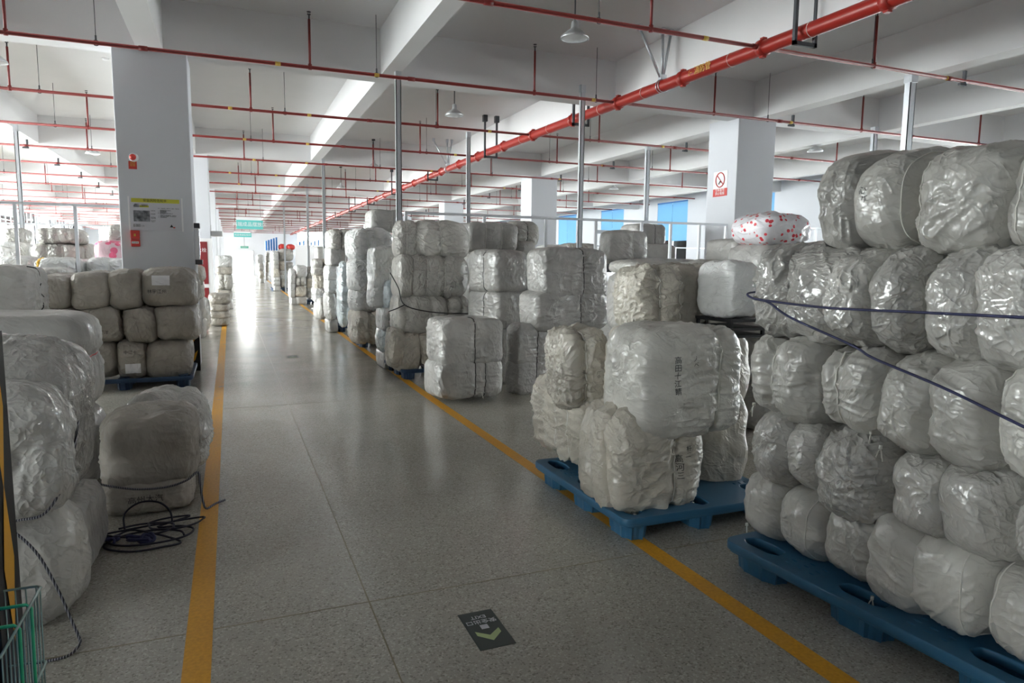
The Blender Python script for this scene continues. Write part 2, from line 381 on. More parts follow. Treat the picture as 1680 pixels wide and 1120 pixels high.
# main pipe
mp = empty('main_pipe', (0, 0, 0)); tag(mp, 'thick bright red fire main running the length of the ceiling', 'pipe')
ys = [-4, 2, 5, 8, 11, 14, 16, 24, 40, 60, 74]
MB().tube([(MAINX(y), y, ZP) for y in ys], .085, 20).build('pipe_run', M['red'], mp)
cm = MB(); cm.tube([(0, -.045, 0), (0, .045, 0)], .104, 20); cm.box(-.03, .03, -.03, .03, -.12, -.09); cm.box(-.03, .03, -.03, .03, .09, .12); CM_ = cm.mesh('coupling')
ring = MB(); ring.loop([(.088*math.cos(a), 0, .088*math.sin(a)) for a in np.linspace(0, 2*math.pi, 20, endpoint=False)], .004, 4); RG = ring.mesh('white_ring')
for i, y in enumerate(BR):
    if y < 74:
        obj('coupling', CM_, M['red'], mp, (MAINX(y), y, ZP))
        if i < 9: obj('coupling', CM_, M['red'], mp, (MAINX(y+1.55), y+1.55, ZP)); obj('white_ring', RG, M['cord_white'], mp, (MAINX(y+.55), y+.55, ZP)); obj('white_ring', RG, M['cord_white'], mp, (MAINX(y-.75), y-.75, ZP))
# flow mark on the main
fm = text('flow_mark', '← 消防管', .12, M['yel'], mp, (MAINX(8.1)-.088, 8.05, ZP+.0), (R(90), 0, R(-90)), depth=.001)
# sprinkler main hung in dark U-frames
def uframe(y, lab):
    x = MAINX(y); b = MB(); b.box(x-.17, x-.13, y-.02, y+.02, ZP-.16, 4.95); b.box(x+.13, x+.17, y-.02, y+.02, ZP-.16, 4.95); b.box(x-.17, x+.17, y-.02, y+.02, ZP-.16, ZP-.115)
    b.box(x-.2, x-.1, y-.05, y+.05, 4.95, ZC); b.box(x+.1, x+.2, y-.05, y+.05, 4.95, ZC)
    tag(b.build('pipe_hanger', M['dark']), lab, 'hanger', 'dark U-shaped hangers of the red fire main')
for y, l in ((6.3, 'nearest dark U-shaped hanger carrying the thick red main'), (11.45, 'second dark U-shaped hanger along the thick red main'), (15.8, 'third dark U-shaped hanger along the thick red main'), (20.9, 'fourth dark U-shaped hanger along the thick red main')): uframe(y, l)
for y in (26., 31., 36., 41.): uframe(y, {26.: 'fifth', 31.: 'sixth', 36.: 'seventh', 41.: 'eighth'}[y]+' small dark hanger along the thick red main')
# seismic brace
def brace(y, lab):
    x = MAINX(y); e = empty('pipe_brace', (x, y, ZP)); tag(e, lab, 'brace', 'galvanised V braces above the fire main')
    b = MB()
    for dy in (-.03, .03): b.loop([(.095*math.cos(a), dy, .095*math.sin(a)) for a in np.linspace(0, 2*math.pi, 18, endpoint=False)], .008, 4)
    b.box(-.05, .05, -.04, .04, .09, .16); b.build('clamp', M['steel'], e)
    for (tx, ty) in ((-.42, 0), (-.02, .0), (.12, .0)):
        s_ = MB(); s_.tube([(tx*.1, 0, .13), (tx, ty, ZC-ZP-.06)], .02, 6); s_.box(tx-.03, tx+.03, -.03, .03, ZC-ZP-.09, ZC-ZP); s_.build('strut', M['steel'], e)
brace(9.0, 'galvanised V brace clamped on the red main near the pipe lettering'); brace(19.3, 'smaller galvanised V brace farther along the red main')
# pendant lamps
def lamp_parts():
    a = MB(); a.tube([(0, 0, .16), (0, 0, .80)], .011, 8); a.lathe([(.0, .80), (.05, .80), (.05, .76), (.011, .75)], n=12)
    s_ = MB(); s_.lathe([(.012, .22), (.04, .2), (.045, .14), (.05, .12), (.11, .08), (.165, .03), (.175, .0), (.17, .0), (.16, .02), (.10, .065), (0, .09)], n=24)
    l = MB(); l.lathe([(.168, .004), (.12, -.008), (0, -.014)], n=24); return a.mesh('rod'), s_.mesh('lamp_shade'), l.mesh('lens')
LP = lamp_parts()
lamps = [((3.95, 7.7), 'nearest disc-shaped pendant lamp hanging left of the red main'), ((3.95, 12.5), 'second pendant lamp, above the tall steel post'), ((3.95, 20.2), 'third pendant lamp along the row left of the main'), ((3.95, 26.5), 'fourth small pendant lamp along the row left of the main'),
 ((12.9, 12.6), 'pendant lamp over the nearest right stack, beyond the column'), ((13., 22.), 'small pendant lamp in the right bay, over the blue blinds'), ((13., 29.), 'smaller pendant lamp farther in the right bay'), ((-2.95, 11.9), 'pendant lamp in the bright left bay at the picture edge'), ((-3.2, 21.), 'faint pendant lamp deeper in the bright left bay')]
for (x, y), l in lamps:
    e = empty('pendant_lamp', (x, y, ZC-.80)); tag(e, l, 'lamp', 'pendant lamps under the slab')
    obj('rod', LP[0], M['dark'], e); obj('lamp_shade', LP[1], M['lamp'], e); obj('lens', LP[2], M['lens'], e)
# smoke detector pucks
for (x, y), l in (((2.95+.3, 12.9), 'round smoke detector on the slab left of the second pendant lamp'), ((-1.9, 14.3), 'round smoke detector on the slab in the left bay')):
    tag(MB().lathe([(0, 0), (.05, 0), (.06, .03), (.0, .03)], (x, y, ZC-.03), 16).build('smoke_detector', M['whitepl']), l, 'detector')
# ------------------------------------------------------------------ steel posts and fences
def post(x, y, z0, z1, lab, w_=.05):
    b = MB(); b.box(x-w_, x+w_, y-w_*.8, y-w_*.8+.012, z0, z1); b.box(x-w_, x-w_+.012, y-w_*.8, y+w_*.8, z0, z1); b.box(x+w_-.012, x+w_, y-w_*.8, y+w_*.8, z0, z1)
    b.box(x-w_*1.7, x+w_*1.7, y-w_*1.6, y+w_*1.6, z0, z0+.012)
    e = tag(empty('steel_post', (0, 0, 0)), lab, 'post', 'tall galvanised posts reaching the beams'); b.build('channel', M['steel'], e)
    MB().box(x-w_*1.1, x+w_*1.1, y-w_*1.1, y+w_*1.1, z1-.12, z1+.0).build('top_clamp', M['steel'], e)
    return e
post(2.42, 10.46, 0, 4.42, 'nearest tall steel post, rising from the tied stack left of centre', .04)
post(5.62, 10.62, 0, 4.6, 'tall steel post standing right of centre in front of the fence', .04)
post(9.38, 7.43, 0, 4.42, 'tall steel post behind the top of the nearest right stack', .06)
post(12.2, 10.4, 0, 4.42, 'paler tall post right of the wide column', .05)
post(9.3, 14.2, 0, 4.42, 'tall pale post between the two right columns', .05)
post(2.5, 20.0, 0, 4.42, 'thin tall post over the tall white bag stack', .04)
post(2.75, 26.8, 0, 4.42, 'thin tall post by the low pallet stack midway down the aisle', .04)
post(2.6, 36.5, 0, 4.42, 'farthest thin tall post by the red-topped stack', .04)
post(-4.15, 18.0, 0, 4.42, 'tall pale post in the bright left bay', .04)
post(4.9, 14.5, 0, 4.42, 'pale tall post behind the back row of bales, right of centre', .04)
def frame(name, lab, xs, y, zt, zb=0):
    e = tag(empty(name, (0, 0, 0)), lab, 'fence'); MB().box(xs[0]-.02, xs[-1]+.02, y-.02, y+.02, zt-.04, zt).build('top_rail', M['alu'], e)
    for x in xs: MB().box(x-.022, x+.022, y-.022, y+.022, 0, zt-.04).build('fence_post', M['alu'], e)
    MB().box(xs[0], xs[-1], y-.012, y+.012, .18, .21).build('bottom_rail', M['alu'], e)
frame('fence_frame', 'aluminium fence frame behind the right-hand bales, ending at the wide column', [2.55, 3.84, 4.94, 5.9, 6.83, 7.45, 8.09, 8.7], 10.55, 2.38)
frame('fence_frame', 'short aluminium frame right of the wide column', [10.15, 11.3, 12.4, 13.5], 10.9, 2.4)
frame('fence_frame', 'aluminium fence frame across the bright left bay', [-5.6, -4.2, -2.82, -2.08, -1.42], 11.9, 2.40)
frame('fence_frame', 'second frame deeper in the bright left bay', [-9, -7.2, -5.4, -3.6, -2.0], 19.0, 2.4)
frame('fence_frame', 'far frame in the right bay below the blue blinds', [7.0, 8.6, 10.4, 12.2, 14, 15.8], 19.5, 2.2)
frame('fence_frame', 'another far frame nearer the blue blinds', [9.5, 11.5, 13.5, 15.5, 17.5], 24.5, 2.1)
# racks with a doorway-like white box seen past the column
e = tag(empty('partition_frame', (0, 0, 0)), 'white framed screen door standing left of the wide column', 'partition')
b = MB(); X0, X1, YY = 9.5, 11.4, 17.0
for x in (X0, X1): b.box(x-.04, x+.04, YY-.03, YY+.03, 0, 2.55)
b.box(X0, X1, YY-.03, YY+.03, 2.45, 2.55); b.box(X0, X1, YY-.03, YY+.03, 1.0, 1.05); b.build('door_frame', M['alu'], e)
MB().box(X0+.2, X1-.3, YY-.04, YY-.01, 2.18, 2.3).build('dark_header', M['dark'], e); MB().box(X0+.04, X1-.04, YY+.0, YY+.01, .0, 1.0).build('panel', M['whitepl'], e)
# ------------------------------------------------------------------ bales
def vnoise(p, seed):
    p = p + np.array([seed*17.13 % 97, seed*7.71 % 89, seed*3.37 % 83])+1000.
    i = np.floor(p).astype(np.int64); f = p-i; f = f*f*(3-2*f); out = np.zeros(len(p))
    for dx in (0, 1):
        for dy in (0, 1):
            for dz in (0, 1):
                h = (i[:, 0]+dx)*374761393+(i[:, 1]+dy)*668265263+(i[:, 2]+dz)*2147483647+seed*1013
                h = (h ^ (h >> 13))*1274126177 & 0xffffffff; h = (h ^ (h >> 16)) & 0xffff
                out += (h/32767.5-1)*np.where(dx, f[:, 0], 1-f[:, 0])*np.where(dy, f[:, 1], 1-f[:, 1])*np.where(dz, f[:, 2], 1-f[:, 2])
    return out
KP = dict(poly=(1., .7), plastic=(1.1, 1.05), cream=(1.5, 1.0), smooth=(.8, .6), drab=(1., 1.), white=(1.1, 1.3), blue=(1., 1.4), floral=(.9, .8), pink=(1., 1.))
class Bale:
    def __init__(s, dims, seed, knd='poly', axis='x', ties=(), pw=None, g=None, lobes=()):
        s.lobes = lobes
        s.h = np.array(dims)/2*(1.05 if knd in ('poly', 'plastic', 'blue') else 1.035); s.seed = seed; s.k = KP[knd]; rg = random.Random(seed)
        s.ax = 'xyz'.index(axis); s.ties = list(ties); s.pw = pw or {'smooth': 6., 'white': 4.5, 'poly': 3.5, 'plastic': 3.2, 'cream': 3.7, 'blue': 3., 'drab': 4.1}.get(knd, 4.)+rg.uniform(-.4, .6)
        s.g = g or {'smooth': .06, 'cream': .17}.get(knd, .12); s.ln = {'smooth': .05, 'plastic': .13, 'blue': .15, 'cream': .13}.get(knd, .10)
        s.tilt = rg.uniform(-.05, .05)
    def deform(s, q):
        """q: points on the unit super-ellipsoid -> shaped surface"""
        h = s.h; m = h.min(); pos = q*h; nrm = q/np.maximum(1e-6, np.linalg.norm(q, axis=1))[:, None]
        u = q[:, s.ax]; oth = [i for i in range(3) if i != s.ax]; sq = np.ones(len(q)); near = np.zeros(len(q))
        for t_ in s.ties:
            d = (u-t_)*h[s.ax]; k = np.exp(-(d/.035)**2); k2 = np.exp(-(d/.12)**2); sq -= s.g*(.6*k+.4*k2); near = np.maximum(near, np.exp(-(d/.16)**2))
        for o_ in oth: pos[:, o_] *= sq
        for t_ in s.lobes:
            d = (q[:, 1]-t_-.12*np.sin(q[:, 2]*2))*h[1]; pos -= nrm*(.035*np.exp(-(d/.022)**2)+.02*np.exp(-(d/.06)**2))[:, None]*np.clip(-q[:, 0]*1.6+.4, 0, 1)[:, None]
        if s.ax != 2: pos[:, 2] *= 1+.03*(1-u**2)
        pos[:, 0] += s.tilt*pos[:, 2]
        n = vnoise(pos*(1.25/m), s.seed)*.62+vnoise(pos*(2.7/m), s.seed+5)*.38
        pos += nrm*(n*s.ln*m)[:, None]
        w1, w2 = s.k; rg = random.Random(s.seed*7+1)
        def rot(P_, ang, ax):
            c_, s_ = math.cos(ang), math.sin(ang); i, j = [(1, 2), (0, 2), (0, 1)][ax]; Q = P_.copy(); Q[:, i] = P_[:, i]*c_-P_[:, j]*s_; Q[:, j] = P_[:, i]*s_+P_[:, j]*c_; return Q
        warp = np.stack([vnoise(pos*5, s.seed+i) for i in (11, 12, 13)], 1)*.035
        def folds(P_, sc, sd): return (1-np.abs(vnoise(P_*np.array(sc), sd)))**4
        # gathers running along the long axis, strongest near the ties
        st = [30., 30., 30.]; st[s.ax] = 5.
        env = np.clip(.5+.9*vnoise(pos*3.1, s.seed+41), 0, 1.2)
        r1 = folds(pos+warp, st, s.seed+21)*(env+1.3*near)
        # slack diagonal creases
        Pd = rot(rot(pos+warp*1.3, rg.uniform(.3, 1.2)*rg.choice((-1, 1)), 0), rg.uniform(.3, 1.2)*rg.choice((-1, 1)), 1)
        r2 = folds(Pd, (7, 22, 9), s.seed+33)*np.clip(.45+1.1*vnoise(pos*2.6, s.seed+51), 0, 1.3)
        r3 = folds(rot(Pd, 1.1, 2), (26, 9, 10), s.seed+61)*np.clip(.3+1.2*vnoise(pos*3.4, s.seed+71), 0, 1.3)
        lump = vnoise(pos*9., s.seed+81)
        pos += nrm*((r1*.0095*w1+r2*.0165*w2+r3*.012*w2+lump*.0035*w2)*min(1, m/.16)-.002)[:, None]
        return pos
    def super(s, d):
        a = np.abs(d)+1e-9; r = (a**s.pw).sum(1)**(-1/s.pw); return d*r[:, None]
    def mesh(s, n, name):
        t_ = np.tan(np.linspace(-1, 1, n+1)*math.pi/4*.98)/math.tan(math.pi/4*.98)
        a, b = np.meshgrid(t_, t_, indexing='ij'); a = a.ravel(); b = b.ravel(); o = np.ones_like(a)
        P_, F = [], []; idx = np.arange((n+1)**2).reshape(n+1, n+1)
        quad = np.stack([idx[:-1, :-1], idx[1:, :-1], idx[1:, 1:], idx[:-1, 1:]], -1).reshape(-1, 4)
        for k, pts in enumerate(((a, b, o), (b, a, -o), (o, a, b), (-o, b, a), (b, o, a), (a, -o, b))):
            P_.append(np.stack(pts, 1)); F.append(quad+k*(n+1)**2)
        P_ = np.concatenate(P_); F = np.concatenate(F)
        key = np.round(P_*1e5).astype(np.int64); _, first, inv = np.unique(key, axis=0, return_index=True, return_inverse=True); inv = inv.ravel()
        P_ = P_[first]; F = inv[F]
        V = s.deform(s.super(P_))
        me = bpy.data.meshes.new(name); me.vertices.add(len(V)); me.vertices.foreach_set('co', V.astype(np.float32).ravel())
        me.loops.add(F.size); me.loops.foreach_set('vertex_index', F.astype(np.int32).ravel()); me.polygons.add(len(F))
        me.polygons.foreach_set('loop_start', np.arange(0, F.size, 4, dtype=np.int32)); me.polygons.foreach_set('loop_total', np.full(len(F), 4, dtype=np.int32))
        me.polygons.foreach_set('use_smooth', np.ones(len(F), bool)); me.update(calc_edges=True); me.validate(); s.V, s.F = V, F
        return me
    def ring(s, t_, lift=.004, n=56, ax=None):
        ax = s.ax if ax is None else ax; oth = [i for i in range(3) if i != ax]; th = np.linspace(0, 2*math.pi, n, endpoint=False)
        d = np.zeros((n, 3)); d[:, oth[0]] = np.cos(th); d[:, oth[1]] = np.sin(th)
        # put the ring on the surface at coordinate t_
        a = np.abs(d)+1e-9; r = ((1-abs(t_)**s.pw)/(a**s.pw).sum(1))**(1/s.pw); q = d*r[:, None]; q[:, ax] = t_
        p = s.deform(q); c = p.mean(0); v = p-c; v[:, ax] = 0; v /= np.linalg.norm(v, axis=1)[:, None]
        return p+v*lift
seedc = [100]
def tassel(parent, p, sc=1.):
    rg = random.Random(int(abs(p[0]*1000+p[2]*77))); b = MB()
    b.tube([(0, 0, .012), (0, 0, -.004)], .008*sc, 6)
    for i in range(3):
        dx, dy = rg.uniform(-.02, .02), rg.uniform(-.02, .02)
        b.tube([(0, 0, 0), (dx*.5, dy*.5, -.02*sc), (dx, dy, -.055*sc*rg.uniform(.7, 1.2))], .0028*sc, 5)
    b.build('tassel', M['cord_white'], parent, p)
def make_bale(label, c, dims, q=20, knd='poly', axis='x', ties=(), strap=None, pw=None, tick=0, tie2=0, tie=None, group=None, rz=0, name='sack_bale', seam=None, tx=0, lobes=()):
    seedc[0] += 1; sd = seedc[0]; rg = random.Random(sd)
    if tie and not ties: ties = tie; axis = 'y'
    if axis == 'z' and not ties and knd in ('plastic', 'blue'): pass
    B = Bale(dims, sd, knd, axis, ties, pw, None, lobes)
    me = B.mesh(q, 'bale'); me.materials.append(M[knd+'_far'] if c[1] > 6.2 and knd+'_far' in M else M[knd])
    root = empty(name, (c[0], c[1], c[2]-dims[2]/2), rz); root.rotation_euler.x = tx; tag(root, label, 'bag' if name == 'sack_bag' else 'bale', group)
    body = obj('sack_body', me, None, root, (0, 0, dims[2]/2))
    if strap or tie:
        for t_ in ties:
            b = MB(); b.loop(B.ring(t_, .003), .0045 if strap != 'yellow' else .02, 6); b.build('tie_cord', M['cord_'+(strap or 'white')], root, (0, 0, dims[2]/2))
    if tie2:
        b = MB(); b.loop(B.ring(.35, .003), .0035, 5); b.build('tie_cord', M['cord_white'], root, (0, 0, dims[2]/2))
    if seam is not None:
        b = MB(); b.loop(B.ring(max(-.72, min(.72, seam)), .002, 72, ax=1), .0032, 5); b.build('sewn_seam', M['cord_white'], root, (0, 0, dims[2]/2))
    return root, B, body
def write_on(B, root, dims, body_txt, size, face, off=(0, 0), rot=0., vertical=True, name='handwriting', m='ink'):
    """handwriting wrapped onto the bale surface"""
    txt = '\n'.join(body_txt) if vertical else body_txt
    me = text_mesh(txt, size, 0.0); bm = bmesh.new(); bm.from_mesh(me); bmesh.ops.triangulate(bm, faces=bm.faces[:]); bmesh.ops.subdivide_edges(bm, edges=[e_ for e_ in bm.edges if e_.calc_length() > size*.2], cuts=2)
    bvh = BVHTree.FromPolygons([tuple(v) for v in B.V], [tuple(int(i) for i in f) for f in B.F]); c_, s_ = math.cos(rot), math.sin(rot)
    for v in bm.verts:
        x, y = v.co.x*c_-v.co.y*s_+off[0], v.co.x*s_+v.co.y*c_+off[1]
        if face == '-y': o_, d_ = Vector((x, -2, y)), Vector((0, 1, 0))
        else: o_, d_ = Vector((-2, -x, y)), Vector((1, 0, 0))
        hit = bvh.ray_cast(o_, d_)
        v.co = hit[0]-d_*.0035 if hit[0] is not None else o_
    bm.to_mesh(me); bm.free(); me.update(); obj(name, me, M[m], root, (0, 0, dims[2]/2))
def patch_on(B, root, dims, w_, h_, face, off, name, m):
    me = bpy.data.meshes.new(name); bm = bmesh.new(); bmesh.ops.create_grid(bm, x_segments=12, y_segments=12, size=.5)
    bvh = BVHTree.FromPolygons([tuple(v) for v in B.V], [tuple(int(i) for i in f) for f in B.F])
    for v in bm.verts:
        x, y = v.co.x*w_+off[0], v.co.y*h_+off[1]
        o_, d_ = (Vector((x, -2, y)), Vector((0, 1, 0))) if face == '-y' else (Vector((-2, -x, y)), Vector((1, 0, 0)))
        hit = bvh.ray_cast(o_, d_); v.co = hit[0]-d_*.006 if hit[0] is not None else o_
    bm.to_mesh(me); bm.free(); me.update(); obj(name, me, M[m], root, (0, 0, dims[2]/2))
ROWS = [
('first bale from left, top layer, nearest big stack on the right', (2.975, 2.39, 1.885), (0.75, 0.26, 0.47), {'q': 56, 'knd': 'poly', 'rz': 0.003, 'tx': -0.04}),
('second bale from left, top layer, nearest big stack on the right', (2.975, 2.165, 1.885), (0.75, 0.33, 0.43), {'q': 56, 'knd': 'poly', 'rz': -0.093, 'tx': -0.02, 'seam': -0.79}),
('third bale from left, top layer, nearest big stack on the right', (2.975, 1.85, 1.865), (0.75, 0.38, 0.41), {'q': 56, 'knd': 'poly', 'rz': 0.018, 'tx': 0.042, 'seam': 0.78}),
('fourth bale from left, top layer, nearest big stack on the right', (2.975, 1.53, 1.85), (0.75, 0.3, 0.36), {'q': 56, 'knd': 'poly', 'rz': 0.109, 'tx': -0.032, 'seam': 0.57}),
('first bale from left, second layer down, nearest big stack on the right', (2.875, 2.67, 1.475), (0.75, 0.3, 0.45), {'q': 56, 'knd': 'plastic', 'rz': -0.019, 'tx': 0.027}),
('second bale from left, second layer down, nearest big stack on the right', (2.875, 2.44, 1.475), (0.75, 0.38, 0.43), {'q': 56, 'knd': 'plastic', 'rz': -0.034, 'tx': 0.05}),
('third bale from left, second layer down, nearest big stack on the right', (2.875, 2.23, 1.46), (0.75, 0.3, 0.42), {'q': 56, 'knd': 'plastic', 'rz': -0.084, 'tx': 0.007}),
('fourth bale from left, second layer down, nearest big stack on the right', (2.875, 2.01, 1.465), (0.75, 0.24, 0.43), {'q': 56, 'knd': 'plastic', 'rz': 0.0, 'tx': -0.048}),
('fifth bale from left, second layer down, nearest big stack on the right', (2.875, 1.77, 1.46), (0.75, 0.26, 0.44), {'q': 56, 'knd': 'plastic', 'rz': 0.065, 'tx': -0.042}),
('sixth bale from left, second layer down, nearest big stack on the right', (2.875, 1.53, 1.455), (0.75, 0.26, 0.45), {'q': 56, 'knd': 'plastic', 'rz': -0.058, 'tx': -0.059}),
('first bale from left, third layer down, nearest big stack on the right', (2.875, 2.595, 1.045), (0.75, 0.49, 0.43), {'q': 56, 'knd': 'poly', 'tie': [0.15], 'rz': -0.036, 'tx': -0.018}),
('second bale from left, third layer down, nearest big stack on the right', (2.875, 2.225, 1.05), (0.75, 0.35, 0.38), {'q': 56, 'knd': 'poly', 'tie': [0.3], 'rz': 0.104, 'tx': -0.021}),
('third bale from left, third layer down, nearest big stack on the right', (2.875, 1.92, 1.04), (0.75, 0.28, 0.42), {'q': 56, 'knd': 'poly', 'rz': -0.039, 'tx': 0.03}),
('fourth bale from left, third layer down, nearest big stack on the right', (2.875, 1.665, 1.045), (0.75, 0.29, 0.43), {'q': 56, 'knd': 'poly', 'rz': -0.084, 'tx': -0.047, 'seam': 0.73}),
('fifth bale from left, third layer down, nearest big stack on the right', (2.875, 1.42, 1.07), (0.75, 0.24, 0.42), {'q': 56, 'knd': 'poly', 'rz': -0.032, 'tx': -0.028, 'seam': 0.76}),
('first bale from left, fourth layer down, nearest big stack on the right', (2.88, 2.655, 0.665), (0.72, 0.27, 0.39), {'q': 56, 'knd': 'plastic', 'rz': -0.073, 'tx': 0.013}),
('second bale from left, fourth layer down, nearest big stack on the right', (2.88, 2.44, 0.675), (0.72, 0.24, 0.37), {'q': 56, 'knd': 'plastic', 'rz': -0.045, 'tx': 0.006}),
('third bale from left, fourth layer down, nearest big stack on the right', (2.88, 2.165, 0.65), (0.72, 0.37, 0.42), {'q': 56, 'knd': 'plastic', 'rz': -0.086, 'tx': -0.019}),
('fourth bale from left, fourth layer down, nearest big stack on the right', (2.88, 1.855, 0.675), (0.72, 0.27, 0.33), {'q': 56, 'knd': 'plastic', 'rz': 0.04, 'tx': -0.054}),
('fifth bale from left, fourth layer down, nearest big stack on the right', (2.88, 1.615, 0.685), (0.72, 0.27, 0.37), {'q': 56, 'knd': 'plastic', 'rz': -0.093, 'tx': -0.054}),
('sixth bale from left, fourth layer down, nearest big stack on the right', (2.88, 1.39, 0.69), (0.72, 0.24, 0.34), {'q': 56, 'knd': 'plastic', 'rz': 0.057, 'tx': 0.011}),
('first bale from left, bottom layer, nearest big stack on the right', (2.91, 2.73, 0.325), (0.72, 0.28, 0.35), {'q': 56, 'knd': 'poly', 'rz': -0.073, 'tx': 0.013}),
('second bale from left, bottom layer, nearest big stack on the right', (2.91, 2.485, 0.325), (0.72, 0.33, 0.35), {'q': 56, 'knd': 'poly', 'rz': -0.027, 'tx': 0.02, 'seam': -0.51}),
('third bale from left, bottom layer, nearest big stack on the right', (2.91, 2.21, 0.34), (0.72, 0.3, 0.32), {'q': 56, 'knd': 'poly', 'rz': 0.103, 'tx': 0.045}),
('fourth bale from left, bottom layer, nearest big stack on the right', (2.91, 1.97, 0.34), (0.72, 0.28, 0.4), {'q': 56, 'knd': 'poly', 'rz': 0.022, 'tx': 0.056}),
('fifth bale from left, bottom layer, nearest big stack on the right', (2.91, 1.73, 0.36), (0.72, 0.32, 0.38), {'q': 56, 'knd': 'poly', 'rz': 0.008, 'tx': -0.04, 'seam': -0.56}),
('sixth bale from left, bottom layer, nearest big stack on the right', (2.91, 1.46, 0.35), (0.72, 0.26, 0.36), {'q': 56, 'knd': 'poly', 'rz': 0.038, 'tx': -0.012, 'seam': 0.57}),
('lobed bale lying across the back left corner of the low two-layer pallet', (2.36, 4.38, 0.48), (0.5, 0.8, 0.56), {'q': 50, 'knd': 'cream', 'axis': 'y', 'ties': [-0.5, -0.1, 0.35], 'strap': 'white'}),
('large lobed bale with a knotted tassel at the front corner of the low pallet', (2.335, 3.55, 0.425), (0.65, 0.54, 0.65), {'q': 64, 'knd': 'cream', 'axis': 'x', 'ties': [0.25], 'strap': 'white', 'lobes': [-0.4, 0.25]}),
('upright bale with faint writing on top of the back left of the low pallet', (2.215, 4.16, 0.89), (0.35, 0.42, 0.54), {'q': 50, 'knd': 'cream', 'axis': 'x', 'ties': [-0.2], 'strap': 'white'}),
('wrinkled rounded bale in the middle of the second layer of the low pallet', (2.41, 3.79, 0.885), (0.22, 0.42, 0.61), {'q': 56, 'knd': 'cream', 'axis': 'y', 'ties': [0.0], 'strap': 'white'}),
('large bale with black handwritten characters above the front corner of the low pallet', (2.505, 3.47, 0.905), (0.73, 0.5, 0.63), {'q': 64, 'knd': 'poly', 'axis': 'x', 'ties': [0.42], 'strap': 'white', 'pw': 4.6}),
('dark wrinkled bale behind the handwritten one on the low pallet', (3.335, 4.3, 0.8), (0.61, 0.6, 0.64), {'q': 36, 'knd': 'cream', 'axis': 'x', 'ties': []}),
('cream bale pinched by one tie, topmost on the low pallet', (2.795, 4.195, 1.355), (0.39, 0.39, 0.45), {'q': 56, 'knd': 'cream', 'axis': 'x', 'ties': [-0.1, 0.75], 'strap': 'white'}),
('darker cream bale with crossed ties beside the topmost one on the low pallet', (3.28, 4.45, 1.33), (0.52, 0.6, 0.5), {'q': 50, 'knd': 'cream', 'axis': 'x', 'ties': [0.1], 'strap': 'white'}),
('slumped bale filling the gap between the low pallet and the nearest stack', (3.095, 3.9, 0.37), (0.39, 0.6, 0.74), {'q': 50, 'knd': 'cream', 'axis': 'z', 'ties': []}),
('flattened bag lying behind the topmost bale on the low pallet', (3.325, 5.15, 1.58), (0.43, 0.5, 0.12), {'q': 24, 'knd': 'poly', 'axis': 'x', 'ties': []}),
('boxy bale with one black cord, upper of the two standing alone beside the yellow line', (2.53, 7.58, 0.685), (0.78, 0.56, 0.55), {'q': 48, 'knd': 'smooth', 'axis': 'x', 'ties': [0.0], 'strap': 'black', 'rz': 0.1}),
('boxy bale with two black cords, lower of the two standing alone beside the yellow line', (2.515, 7.595, 0.27), (0.81, 0.59, 0.44), {'q': 48, 'knd': 'smooth', 'axis': 'x', 'ties': [0.05, 0.35], 'strap': 'black', 'rz': 0.1}),
('top bale in the right-hand column of the four-high square bales', (3.96, 7.78, 1.49), (1.0, 0.46, 0.58), {'q': 44, 'knd': 'smooth', 'axis': 'x', 'ties': [0.15], 'strap': 'black', 'rz': 0.2}),
('second bale down in the right-hand column of the four-high square bales', (3.925, 7.785, 1.015), (1.11, 0.47, 0.49), {'q': 44, 'knd': 'smooth', 'axis': 'x', 'ties': [0.15], 'strap': 'black', 'rz': 0.2}),
('third bale down in the right-hand column of the four-high square bales', (3.39, 7.725, 0.6), (0.42, 0.35, 0.5), {'q': 44, 'knd': 'smooth', 'axis': 'x', 'ties': [0.15], 'strap': 'black', 'rz': 0.2}),
('bottom bale in the right-hand column of the four-high square bales', (3.38, 7.725, 0.21), (0.42, 0.35, 0.42), {'q': 44, 'knd': 'smooth', 'axis': 'x', 'ties': [0.15], 'strap': 'black', 'rz': 0.2}),
('top bale in the left-hand column of the square bales with black cords', (3.335, 8.635, 1.49), (0.53, 0.67, 0.54), {'q': 40, 'knd': 'smooth', 'axis': 'y', 'ties': [-0.1], 'strap': 'black', 'rz': 0.3}),
('second bale down in the left-hand column of the square bales with black cords', (3.35, 8.66, 0.98), (0.52, 0.72, 0.5), {'q': 40, 'knd': 'smooth', 'axis': 'y', 'ties': [-0.1], 'strap': 'black', 'rz': 0.3}),
('third bale down in the left-hand column of the square bales with black cords', (3.335, 8.53, 0.5), (0.35, 0.46, 0.48), {'q': 40, 'knd': 'smooth', 'axis': 'y', 'ties': [-0.1], 'strap': 'black', 'rz': 0.3}),
('bottom bale in the left-hand column of the square bales with black cords', (3.345, 8.54, 0.15), (0.35, 0.48, 0.3), {'q': 40, 'knd': 'smooth', 'axis': 'y', 'ties': [-0.1], 'strap': 'black', 'rz': 0.3}),
('first bale from left, top layer, tied stack behind the lone boxy pair', (2.28, 9.495, 1.895), (0.3, 0.39, 0.53), {'q': 40, 'knd': 'poly', 'axis': 'x', 'ties': [-0.1], 'strap': 'white'}),
('second bale from left, top layer, tied stack behind the lone boxy pair', (2.77, 9.6, 1.895), (0.8, 0.8, 0.55), {'q': 40, 'knd': 'poly', 'axis': 'x', 'ties': [-0.1], 'strap': 'white'}),
('first bale from left, layer below the top, tied stack behind the lone boxy pair', (2.21, 9.38, 1.395), (0.22, 0.56, 0.57), {'q': 40, 'knd': 'poly', 'axis': 'x', 'ties': [], 'strap': 'white'}),
